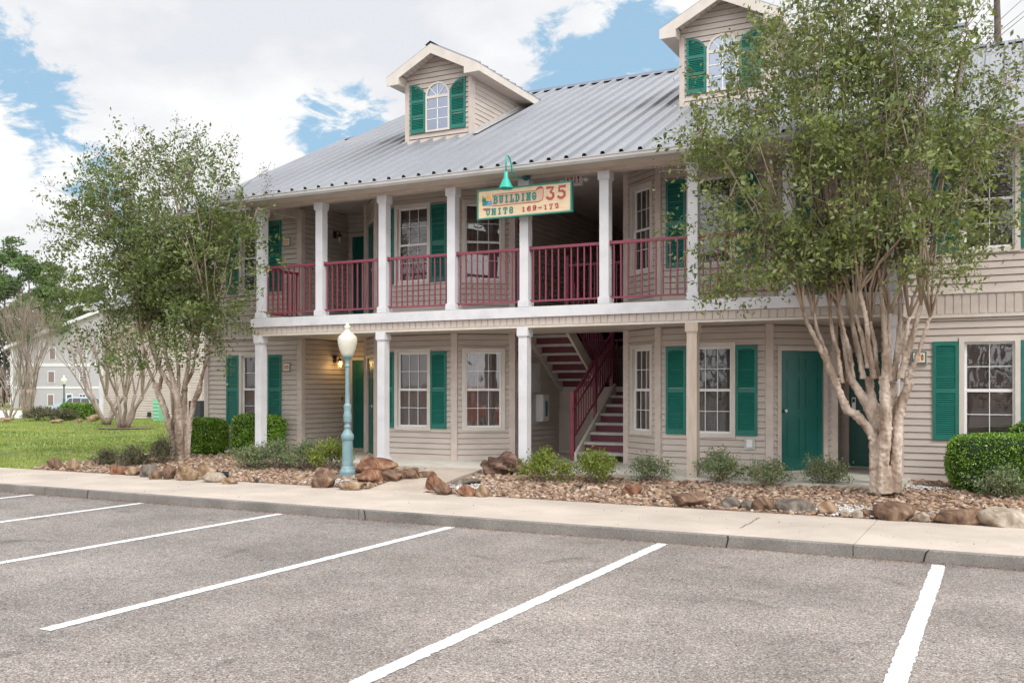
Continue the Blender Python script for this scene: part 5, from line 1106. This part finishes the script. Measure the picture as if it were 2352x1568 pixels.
mb.poly([(c[0]+.062*math.cos(a), yy-.001, c[1]+.082*math.sin(a)) for a in [math.pi*i/12 for i in range(13)]]); mb.build('emblem_sun', M['signsun'], root, origin=o0, fix=False)
mb = MB(); mb.poly([(c[0]-.03, yy-.004, ez0), (ex1, yy-.004, ez0), (ex1, yy-.004, sz(.60)), (c[0]+.01, yy-.004, sz(.62))]); mb.build('emblem_water', M['signblue'], root, origin=o0, fix=False)
# gooseneck lamp over it
M['jade'] = mat('jade_enamel', (.01, .36, .27), None, .3)
o0 = Vector((-7.02, 14.19, 5.17)); root = empty('sign_lamp', o0, 'green gooseneck lamp curving over the building sign', 'lamp')
mb = MB(); pr = [(.075, 0), (.075, .02), (.03, .03)]; mb.lathe(pr, n=18); mb.v = [(p[0], -p[2], p[1]) for p in mb.v]; mb.build('mount', M['darkteal'], root)
mb = MB(); mb.tube([Vector(p)-o0 for p in ((-7.02, 14.17, 5.17), (-7.02, 14.03, 5.10), (-7.02, 13.82, 5.075), (-7.02, 13.66, 5.13), (-7.02, 13.64, 5.25), (-7.03, 13.61, 5.33), (-7.04, 13.56, 5.375), (-7.04, 13.51, 5.36), (-7.04, 13.49, 5.29), (-7.04, 13.49, 5.08))], .013, 8); mb.build('arm', M['jade'], root, smooth=True)
mb = MB(); mb.lathe([(.018, .27), (.032, .25), (.038, .17), (.045, .155), (.085, .075), (.115, .01), (.12, 0), (.108, .004), (.04, .10)], (-.02, -.70, -.33), 22); mb.build('shade', M['jade'], root, smooth=True, fix=False)
# number plates
def plate(x, z, num, label, y=15.4):
    r = empty('number_plate', (x, y-.02, z), label, 'house number', 'unit number plates')
    m_ = MB(); m_.box(-.11, .11, -.03, .02, -.10, .10); m_.build('mount', M['greybox'], r); m_ = MB(); m_.box(-.098, .098, -.042, -.03, -.088, .088); m_.build('frame', M['darkteal'], r)
    m_ = MB(); m_.box(-.082, .082, -.047, -.042, -.072, .072); m_.build('face', M['signcream'], r); m_ = MB(); text(m_, num, -.072, -.045, .044, .09, .015, -.049, .08); m_.build('number', M['signred'], r, fix=False)
plate(-13.07, 2.10, '169', 'ground floor plate reading 169 left of the lit entrance'); plate(-13.07, 4.66, '171', 'upper floor plate reading 171 half hidden by leaves'); plate(-1.13, 2.13, '170', 'plate reading 170 behind the large tree trunk, only the 0 clear')
# wall lanterns
def lantern(x, y, z, s, lit, label):
    r = empty('wall_lantern', (x, y, z), label, 'lantern'); r.rotation_euler = (0, 0, R(90)*s)
    m_ = MB(); m_.box(-.05, .05, -.02, 0, .02, .17); m_.build('back_plate', M['black'], r); m_ = MB(); m_.tube([(0, -.02, .10), (0, -.07, .16), (0, -.13, .15), (0, -.14, .09)], .008, 6); m_.build('arm', M['black'], r)
    m_ = MB(); m_.lathe([(.015, .10), (.06, .06), (.062, .05)], (0, -.14, 0), 6); m_.build('cap', M['black'], r); m_ = MB(); m_.lathe([(.052, .05), (.04, -.09)], (0, -.14, 0), 6); m_.build('lantern_glass', M['lantern_glass'], r)
    m_ = MB(); m_.lathe([(.008, .04), (.022, .0), (.018, -.03), (.004, -.045)], (0, -.14, 0), 10); m_.build('bulb', M['lit'] if lit else M['vinyl'], r, smooth=True)
    if lit:
        l_ = bpy.data.lights.new('lantern_light', 'POINT'); l_.energy = 3.5; l_.color = (1, .62, .22); l_.shadow_soft_size = .03; lo = bpy.data.objects.new('lantern_light', l_); COL.objects.link(lo); lo.parent = r; lo.location = (0, -.20, -.02)
lantern(-12.745, 16.5, 2.20, 1, True, 'lit brass coloured wall lantern in the ground floor entrance recess'); lantern(-12.745, 16.5, 4.85, 1, False, 'unlit black wall lantern in the upper entrance recess')
# exit sign, alarms, boxes
r = empty('exit_sign', (-6.65, 15.3, 5.18), 'white exit sign with red letters and two lamps above the hanging sign', 'exit sign')
m_ = MB(); m_.box(-.15, .15, -.03, .03, 0, .2); m_.box(-.02, .02, -.02, .02, .2, .26); m_.build('housing', M['vinyl'], r); m_ = MB(); text(m_, 'EXIT', -.125, .04, .055, .12, .016, -.033, .15, slab=False); m_.build('lettering', M['red'], r, fix=False)
m_ = MB()
for s in (-1, 1): m_.lathe([(.02, 0), (.05, .04), (.05, .05)], (s*.22, 0, .06), 10)
for s in (-1, 1): m_.bar((s*.15, 0, .1), (s*.22, 0, .08), .02, .02)
m_.build('emergency_lamp', M['vinyl'], r)
def wbox(name, y0, y1, z0, z1, d, m, label, cat, door=None):
    r = empty(name, (-8.22, (y0+y1)/2, z0), label, cat); m_ = MB(); m_.box(0, d, y0-(y0+y1)/2, (y1-y0)/2, 0, z1-z0); m_.build('cabinet', m, r)
    m_ = MB(); m_.box(d, d+.008, -(y1-y0)/2+.02, (y1-y0)/2-.02, .02, z1-z0-.02); m_.build('door', door or m, r); m_ = MB(); m_.box(d+.008, d+.02, (y1-y0)/2-.06, (y1-y0)/2-.04, (z1-z0)/2-.04, (z1-z0)/2+.04); m_.build('latch', M['steel'], r); return r
wbox('electrical_box', 16.2, 16.95, 1.60, 2.16, .13, M['greybox'], 'large grey electrical box on the hallway wall half hidden by the post', 'electrical box')
r = wbox('extinguisher_cabinet', 17.0, 17.3, 1.02, 1.55, .16, M['white'], 'white fire extinguisher cabinet on the hallway wall right of the post', 'cabinet')
m_ = MB(); m_.box(.17, .175, -.05, .05, .1, .4); m_.build('label', M['green'], r); 
r = wbox('pull_station', 16.2, 16.32, 1.28, 1.42, .06, M['red'], 'small red fire pull box below the large grey box', 'alarm')
def bell(z, label):
    r = empty('alarm_bell', (-8.205, 16.3, z), label, 'alarm'); m_ = MB(); m_.lathe([(.10, 0), (.10, .02), (.085, .05), (.03, .06)], n=18); m_.v = [(p[2], p[1], p[0]) for p in m_.v]; m_.build('gong', M['red'], r, smooth=True); m_ = MB(); m_.box(-.01, .03, -.05, .05, .11, .19); m_.build('strobe', M['vinyl'], r)
bell(2.32, 'red round alarm bell on the ground floor hallway wall'); bell(4.75, 'red alarm bell on the upper hallway wall just left of the post'); 
r = empty('outlet_box', (-3.62, 15.35, .70), 'small grey weatherproof outlet on the wall right of the bare post', 'outlet'); m_ = MB(); m_.box(-.085, .085, -.03, 0, 0, .19); m_.build('plate', M['greybox'], r); m_ = MB(); m_.box(-.045, .045, -.045, -.03, .035, .155); m_.build('cover', M['vinyl'], r)
r = empty('door_bell', (-12.745, 16.75, 1.45), 'small brass door bell on the recess wall', 'door bell'); m_ = MB(); m_.box(0, .02, -.02, .02, -.04, .04); m_.build('button_plate', M['brass'], r)
n = 5200; xs_ = rng.uniform(-17, 2, n); ys_ = 10.06-np.abs(rng.normal(0, .055, n)); k_ = rng.random(n) < .10; ys_[k_] = rng.uniform(4, 10, k_.sum()); k2 = rng.random(n) < .05; ys_[k2] = rng.uniform(10.2, 12.1, k2.sum())
C = np.stack((xs_, ys_, np.where(ys_ > 10.1, .133, .008)), 1); M['litter'] = ramp_island('dead_leaf', [(.12, .05, .03), (.22, .10, .05), (.30, .17, .09), (.10, .07, .05)], .8, 0)
tag(leaves('leaf_litter', C, .016, M['litter'], up=0), 'brown leaf and grit litter along the foot of the kerb', 'litter', kind='stuff')
# ------------------------------------------------------------------ the lawn's blades
n = 90000; xs_ = rng.uniform(-48, -15.9, n); ys_ = 12.12+19*rng.random(n)**1.6
ok = np.array([not inside(x, y, BL) and (x*math.cos(R(YAW))+y*math.sin(R(YAW)))/(-x*math.sin(R(YAW))*-1*-1+y*math.cos(R(YAW))) > -.62 for x, y in zip(xs_, ys_)]); xs_, ys_ = xs_[ok], ys_[ok]
Z = np.array([gz(x, y)-.02+(bump(x, y) if y > 12.2 else 0) for x, y in zip(xs_, ys_)]); n = len(xs_)
B0 = np.stack((xs_, ys_, Z-.005), 1); a = rng.uniform(0, 6.28, n); wv = np.stack((np.cos(a), np.sin(a), np.zeros(n)), 1)*rng.uniform(.008, .016, n)[:, None]; tip = B0+np.stack((rng.normal(0, .02, n), rng.normal(0, .02, n), rng.uniform(.025, .065, n)), 1)
V = np.stack((B0-wv, B0+wv, tip), 1).reshape(-1, 3)
M['blade'] = ramp_island('grass_blade', [(.08, .13, .02), (.14, .21, .03), (.20, .27, .04), (.28, .33, .06), (.40, .41, .12)], .5, 0, noise=(.5, .72), trans=.3)
tag(link('grass', fastmesh('grass', V, np.arange(3*n).reshape(n, 3)), mats=[M['blade']]), 'bright green mown grass of the lawn at the left', 'grass', kind='stuff')
# ------------------------------------------------------------------ bare trees
def grow(mb, p, d, ln, r, lv, spread, seg=3):
    pts = [p]; rad = [r]; q = p
    for i in range(seg): d = (d+Vector((random.gauss(0, .07), random.gauss(0, .07), .06))).normalized(); q = q+d*ln/seg; pts.append(q); rad.append(max(.003, r*(1-.30*(i+1)/seg)))
    mb.tube(pts, rad, 5 if lv > 1 else 3, cap=lv > 2)
    if lv > 0:
        for k in range(random.choice((2, 3, 3)) if lv > 1 else 4):
            a = random.uniform(0, 6.28); nd = (d+Vector((math.cos(a), math.sin(a), random.uniform(-.1, .3)))*spread).normalized(); grow(mb, pts[-1] if k < 2 else pts[-2], nd, ln*random.uniform(.62, .9), rad[-1]*.72, lv-1, spread)
def bare(loc, stems, ht, label, spread=.34, lv=4, r0=.06, lean=.45, poll=.35, m=None):
    root = empty('bare_tree', loc, label, 'bare tree', 'leafless crape myrtles'); t_ = MB(); b = MB()
    for i in range(stems):
        a = 6.28*i/stems+random.uniform(-.4, .4); d = Vector((math.cos(a)*lean, math.sin(a)*lean*.8, 1)).normalized(); s = Vector((math.cos(a)*.10, math.sin(a)*.10, -.03)); e = s+d*ht*poll
        t_.tube(crv(s, e, (-d.x*.08, -d.y*.08, 0), 6, .02), [r0*1.3, r0*1.1, r0, r0*.9, r0*.85, r0*1.05], 8)
        for k in range(3): aa = random.uniform(0, 6.28); grow(b, e, (d*.8+Vector((math.cos(aa)*.4, math.sin(aa)*.4, .6))).normalized(), ht*.26, r0*.5, lv-1, spread)
    t_.build('trunk', m or M['bare'], root, smooth=True); b.build('branch', m or M['bare'], root, fix=False)
    return root
p = P(285, 984, .28); bare(Vector((p.x, p.y, gz(p.x, p.y))), 7, 3.5, 'leafless multi stem crape myrtle in a mulch ring on the lawn', r0=.065, lean=.55)
g = MB(); g.poly([(p.x+1.05*math.cos(a)*(1+.08*math.sin(3*a)), p.y+.8*math.sin(a), gz(p.x, p.y)+.012) for a in [6.283*i/30 for i in range(30)]]); tag(g.build('mulch_ring', M['soil'], fix=False), kind='structure')
def fw(x, t, z):   # point seen at x, t metres ahead
    a = R(YAW); u = (x-1176)/FPX; return Vector(((-math.sin(a)+math.cos(a)*u)*t, (math.cos(a)+math.sin(a)*u)*t, z))
q = fw(64, 58, 0); bare(Vector((q.x, q.y, gz(q.x, q.y))), 6, 6.6, 'large leafless crape myrtle in front of the far grey building', r0=.095, lean=.22, poll=.30, spread=.30, lv=5)
q = fw(22, 74, 0); bare(Vector((q.x, q.y, gz(q.x, q.y))), 5, 5.0, 'small leafless tree at the far left edge of the photo', r0=.08, lean=.6, poll=.25)
q = fw(245, 36, 0); bare(Vector((q.x, q.y, gz(q.x, q.y))), 4, 3.9, 'leafless shrubby tree leaning left of the mulch ring', r0=.06, lean=.7)
# hedges and shrubs at the far edge of the lawn
for (x, w, lb) in ((161, .42, 'narrow clipped hedge far left, left one of the joined pair'), (193, .86, 'wide clipped hedge far left, right one of the joined pair')):
    q = fw(x, 41.5, 0); hedge(q.x-w/2, q.x+w/2, q.y-.4, q.y+.4, .22, .99, 5000, lb, size=.05)
for (x, w, h, lb) in ((72, 62, 30, 'brownish shrub at the far left end of the lawn'), (110, 58, 28, 'dull green shrub between the brownish one and the far hedge'), (140, 52, 26, 'low dull shrub touching the far clipped hedge')):
    shrub(x, 965, w, h, 'shrubD', lb, 1700, 0, group='dull shrubs beyond the lawn', size=.07)
for (x, y, w, h, lb) in ((6, 968, 34, 9, 'flat brown rock at the far left end of the lawn'), (205, 967, 30, 14, 'brown rock in front of the far clipped hedge'), (176, 969, 22, 8, 'low tan rock left of the brown one by the far hedge'), (120, 970, 30, 7, 'low flat rock below the far dull shrubs')): rock(x, y, w, h, 'tan', lb, 0, group='rocks beyond the lawn')
g = MB(); a = [P(-160, 962, -.93), P(60, 962, -.93), P(95, 942, -.93), P(-260, 942, -.93)]; g.poly(a); tag(g.build('road', M['conc'], fix=False), kind='structure')
# rear wing / next building
o0 = Vector((-27, 31, .25)); root = empty('rear_building', o0, 'tan sided building behind the lawn with a brown blind window', 'building')
mb = MB(); EXP = .115; siding(mb, (-37.4, 31), (-14.5, 31), .27, 5.4, off=.03); mb.quad((-37.4, 31.03, .2), (-14.5, 31.03, .2), (-14.5, 31.03, 5.4), (-37.4, 31.03, 5.4)); mb.quad((-37.4, 31, .2), (-37.4, 42, .2), (-37.4, 42, 5.4), (-37.4, 31, 5.4)); mb.build('wall', M['siding'], root, origin=o0, fix=False)
mb = MB(); mb.box(-37.5, -37.25, 30.93, 31.05, .2, 5.4); mb.build('corner_trim', M['white'], root, origin=o0)
mb = ribbed(-38, -14, 30.5, 5.4, 37, 7.6); mb.build('roof', M['roof'], root, origin=o0, fix=False); mb = MB(); mb.box(-38, -14, 30.45, 30.55, 5.22, 5.4); mb.build('gutter', M['gutter'], root, origin=o0)
wx = P(450, 900, Y=31).x; w_ = copy_tree(WPROTO[(2, True, False, .79, 1.54)], root); w_.location = Vector((wx, 30.97, 1.02))-o0; w_.rotation_euler = (0, 0, 0)
mb = MB(); mb.box(wx+.55, wx+.80, 30.93, 31.05, .2, 5.4); mb.build('corner_trim', M['cream'], root, origin=o0)
# air conditioner and green utility box
q = P(461, 962, Y=30.2); q.z = .27; root = empty('air_conditioner', q, 'dark grey air conditioner with a small red badge against the rear wall', 'air conditioner')
mb = MB(); mb.box(-.34, .34, -.34, .34, .05, .84); mb.build('casing', M['black'], root); mb = MB()
for i in range(12): mb.box(-.33, .33, -.36, -.34, .10+i*.055, .125+i*.055)
mb.build('grille', mat('grille_grey', (.06, .07, .09), None, .5), root); mb = MB(); mb.box(-.24, .0, -.372, -.361, .70, .76); mb.build('badge', M['red'], root); mb = MB(); mb.box(-.42, .42, -.42, .42, 0, .05); mb.build('pad', M['conc'], root)
q = P(365, 966, Y=29.0); q.z = .27; root = empty('utility_box', q, 'light green slatted utility box beside the rear wall', 'utility box')
mb = MB(); mb.box(-.19, .19, -.15, .15, 0, .90); mb.build('casing', mat('pale_green', (.22, .50, .33), None, .5), root); mb = MB()
for i in range(5): mb.box(-.17, .17, -.175, -.15, .14+i*.15, .20+i*.15)
mb.build('louvre', mat('pale_green_slat', (.30, .60, .42), None, .5), root)
q = P(343, 950, Y=30.95); root = empty('wall_vent', (q.x, 30.97, q.z), 'small black dryer vent low on the rear wall', 'vent'); mb = MB(); mb.box(-.09, .09, -.06, 0, -.08, .08); mb.box(-.12, .12, -.10, -.05, -.12, -.08); mb.build('hood', M['black'], root)
# ------------------------------------------------------------------ far grey building
t0 = 119.0; o0 = fw(125, t0, -.97); root = empty('far_building', o0, 'three storey pale grey gabled building far beyond the lawn', 'building', rz=R(YAW)); k = t0/FPX
X_ = lambda x: (x-125)*k; Zf = lambda y: (937-y)*k
M['farwall'] = mat('pale_grey_siding', (.40, .38, .39), (.36, .345, .355), .6, scale=1, stretch=(1, 1, 8)); M['farwhite'] = mat('far_trim', (.60, .59, .59), None, .5); M['farglass'] = mat('far_dark_window', (.06, .05, .055), None, .2); M['farscreen'] = mat('brown_screen', (.20, .15, .14), None, .6)
xl, xp, xr = X_(25), X_(228), X_(431); ze, zp = Zf(791), Zf(714)
def fb(name, mb, m, **kk): return mb.build(name, m, root, **kk)
mb = MB(); mb.prism([(xl, 0), (xr, 0), (xr, ze), (xp, zp), (xl, ze)], 0, 14); fb('wall', mb, M['farwall'])
mb = MB()
for s, xe in ((1, xl-.6), (-1, xr+.6)):
    ze2 = ze-.25; mb.add([(xe, -.6, ze2), (xp, -.6, zp+.15), (xp, 14.6, zp+.15), (xe, 14.6, ze2), (xe, -.6, ze2-.4), (xp, -.6, zp-.25), (xp, 14.6, zp-.25), (xe, 14.6, ze2-.4)], ((0, 1, 2, 3), (7, 6, 5, 4), (0, 4, 5, 1), (0, 3, 7, 4), (2, 6, 7, 3)))
fb('roof', mb, M['farwhite'])
mb = MB(); mb.prism([(X_(50), ze), (X_(103), ze), (X_(103), Zf(748)), (X_(56), Zf(748))], 4, 6); mb.prism([(X_(48), Zf(766)), (X_(104), Zf(766)), (X_(104), Zf(746)), (X_(56), Zf(746))], 3.6, 4); fb('dormer', mb, M['farwhite'])
mb = MB(); mb.box(xl, xr, -.05, 0, Zf(841), Zf(834)); mb.box(xl, xr, -.05, 0, Zf(892), Zf(887)); mb.box(xl-.05, xl+.3, -.06, 0, 0, ze); mb.box(X_(49), X_(54), -.05, 0, 0, Zf(890)); fb('band_trim', mb, M['farwhite'])
for (x0, x1, y0, y1, m_) in ((113, 129, 797, 826, 'farscreen'), (110, 127, 851, 879, 'farscreen'), (109, 125, 904, 932, 'farscreen'), (184, 199, 797, 821, 'farglass'), (183, 199, 851, 876, 'farglass'), (182, 198, 904, 932, 'farglass')):
    mb = MB(); mb.box(X_(x0), X_(x1), -.08, -.01, Zf(y1), Zf(y0)); w_ = fb('window', mb, M['farwhite']); mb = MB(); mb.box(X_(x0+2), X_(x1-2), -.10, -.08, Zf(y1-2), Zf(y0+2)); mb.build('pane', M[m_], w_)
    if m_ == 'farglass': mb = MB(); mb.box(X_((x0+x1)/2-.6), X_((x0+x1)/2+.6), -.13, -.10, Zf(y1-2), Zf(y0+2)); [mb.box(X_(x0+2), X_(x1-2), -.13, -.10, Zf(y_+.7), Zf(y_-.7)) for y_ in ((y0+y1)/2, (y0*3+y1)/4, (y0+3*y1)/4)]; mb.build('muntin', M['farwhite'], w_)
mb = MB(); mb.box(X_(152), X_(168), -.08, -.01, 0, Zf(903)); d_ = fb('door', mb, M['farwhite']); mb = MB(); mb.box(X_(155), X_(165), -.10, -.08, Zf(922), Zf(906)); mb.build('pane', M['farglass'], d_)
q = fw(147, 78, -.95); street_lamp(q, 3.5, 'far slim dark teal street lamp behind the clipped hedge', M['darkteal'], 1.3, 12)
# ------------------------------------------------------------------ cars
def car(loc, rz, col, label):
    root = empty('parked_car', loc, label, 'car', rz=rz); L_, W_ = 4.5, .90
    body = [(-2.2, .35), (-2.25, .62), (-2.2, .95), (-1.95, 1.02), (-1.75, 1.55), (-1.5, 1.68), (.2, 1.70), (.55, 1.62), (1.05, 1.10), (1.95, .98), (2.2, .80), (2.25, .5), (2.2, .33)]
    bm = bmesh.new(); rings = []
    for y, ins, lift in ((-W_, .10, 0), (-W_*.93, 0, 0), (0, 0, 0), (W_*.93, 0, 0), (W_, .10, 0)):
        rings.append([bm.verts.new((x*(1-ins*.12), (y*(1-.16*max(0, (z-1.0)/.7))), z-(ins*.25 if z > .9 else 0))) for x, z in body])
    for a, b in zip(rings[:-1], rings[1:]):
        for i in range(len(body)): bm.faces.new((a[i], a[(i+1) % len(body)], b[(i+1) % len(body)], b[i]))
    bm.faces.new(rings[0]); bm.faces.new(rings[-1][::-1]); bmesh.ops.recalc_face_normals(bm, faces=bm.faces); me = bpy.data.meshes.new('body'); bm.to_mesh(me); bm.free()
    link('body', me, root, mats=[mat('car_paint', col, None, .25, coat=1)])
    for s in (-1, 1):
        g = MB(); y = s*(W_*.93)
        for pts in ([(-1.62, 1.08), (-.75, 1.08), (-.75, 1.52), (-1.42, 1.52)], [(-.68, 1.08), (.1, 1.08), (.1, 1.55), (-.68, 1.55)], [(.17, 1.08), (.85, 1.08), (.45, 1.53), (.17, 1.55)]): g.poly([(x, s*(W_*(1-.16*max(0, (z-1.0)/.7))+.004), z) for x, z in pts])
        g.build('side_window', M['farglass'], root, fix=False)
        g = MB(); g.box(2.12, 2.27, min(y, y-s*.3), max(y, y-s*.3), .66, .80); g.build('headlight', M['lantern_glass'], root)
        for x in (-1.4, 1.42):
            g = MB(); g.lathe([(.20, -.02), (.34, 0), (.35, .06), (.35, .18), (.33, .22), (.2, .22)], n=22); g.v = [(p[0], p[2]-.11, p[1]) for p in g.v]; w_ = g.build('wheel', M['black'], root, loc=(x, s*.80, .35)); g = MB(); g.lathe([(.02, 0), (.2, .01), (.2, .03)], n=14); g.v = [(p[0], s*(p[2]+.10), p[1]) for p in g.v]; g.build('rim', M['steel'], w_)
    g = MB(); g.poly([(.66, -.68, 1.545), (1.07, -.76, 1.115), (1.07, .76, 1.115), (.66, .68, 1.545)]); g.build('windscreen', M['farglass'], root, fix=False)
    g = MB(); g.poly([(-1.97, -.72, 1.05), (-1.80, -.66, 1.48), (-1.80, .66, 1.48), (-1.97, .72, 1.05)]); g.build('rear_window', M['farglass'], root, fix=False)
q = fw(178, 97, -1.0); car(q, R(YAW)+math.pi, (.30, .40, .46), 'pale blue parked car mostly hidden behind the far clipped hedge')
car((4.9, 1.0, 0), R(100), (.75, .13, .02), 'orange parked car seen only mirrored in a ground floor window')
# ------------------------------------------------------------------ pines and far wood
def pine(loc, h, cr, label, n=2600, size=.42, bare_to=.5, r=.22, sq=1.0):
    root = empty('pine_tree', loc, label, 'pine tree', 'tall pines'); g = MB(); top = Vector((random.gauss(0, .4), random.gauss(0, .4), h)); pts = crv((0, 0, -1), top, (random.gauss(0, .3), 0, 0), 8, .05); g.tube(pts, [r*(1.1-.9*i/7) for i in range(8)], 9); C = []
    for i in range(26):
        f = bare_to+(1-bare_to)*random.random(); a = random.uniform(0, 6.28); rr = cr*(1-.6*((f-bare_to)/(1-bare_to))**1.5)*random.uniform(.4, 1)
        s = Vector((0, 0, h*f)); e = Vector((math.cos(a)*rr, math.sin(a)*rr, h*f+rr*.25)); (g.tube(crv(s, e, (0, 0, -.1), 4, .05), [.07, .05, .03, .015], 4) if bare_to < .7 else None)
        m_ = n//26; d = rng.normal(size=(m_, 3)); d /= np.linalg.norm(d, axis=1, keepdims=True); C.append(np.array(e)+d*np.array((1, 1, .5))*cr*.30*sq*rng.random((m_, 1))**.5)
    g.build('trunk', M['pinebark'], root, smooth=True); leaves('crown', np.concatenate(C), size, M['pine'], root, asp=.35, up=.6)
for i, (x, t, yt, cr, lb) in enumerate(((8, 128, 562, 5.0, 'tall dark pine at the left edge of the photo'), (52, 118, 592, 4.6, 'tall pine second from the left edge'), (95, 124, 615, 4.4, 'shorter pine third from the left edge'), (-40, 120, 590, 5, 'pine just at the left border behind the first'), (140, 130, 640, 4.2, 'pine half hidden by the left crape myrtle crown'), (200, 126, 660, 4.5, 'pine hidden behind the left crape myrtle crown'))):
    q = fw(x, t, -1.0); pine(q, (CY-yt)*t/FPX+H+1.0, cr, lb, 5200, .5, .42)
q = P(2178, 100, Y=31); pine(Vector((q.x, q.y, 0)), 18, 3, 'tall pine trunk rising behind the roof above the large tree', 2500, .2, .80, .30)
q = P(2250, 100, Y=34); pine(Vector((q.x, q.y, 0)), 19, 3, 'second pine trunk behind the roof at upper right', 2500, .2, .80, .22)
# distant wood, one mass
def wood(name, pts, h, n, m, label, size, sp):
    C = []
    for (x, y, z) in pts:
        for k in range(n): C.append((x+random.gauss(0, sp), y+random.gauss(0, sp*.5), z+h*random.random()**.8*(1+.22*noise.noise(Vector((x*.06, y*.06, 0))))))
    o = leaves(name, np.array(C), size, m, asp=.5); return tag(o, label, 'wood', kind='stuff')
M['wood'] = ramp_island('far_wood', [(.075, .06, .05), (.05, .065, .035), (.10, .085, .07), (.06, .075, .045), (.12, .10, .085)], .8, 0, noise=(.1, .5))
wood('far_wood', [fw(x, 165, -1) for x in range(-500, 2900, 45)], 13, 420, M['wood'], 'brown grey winter wood beyond the far buildings', 1.1, 2.2)
wood('reflection_wood', [(x, -62, 0) for x in range(-50, 60, 3)], 17, 420, M['wood'], 'unseen row of trees across the parking lot, added to darken window reflections', .8, 2.0)  # out of view, added tall and dense to darken the lower window reflections
for (x, y, lb) in ((-1.5, -7, 'leafless tree out of frame, mirrored in the upper windows'), (6, -9, 'second leafless tree out of frame, mirrored in the windows')): bare(Vector((x, y, 0)), 6, 8.0, lb, r0=.10, lean=.35, poll=.30, lv=5)
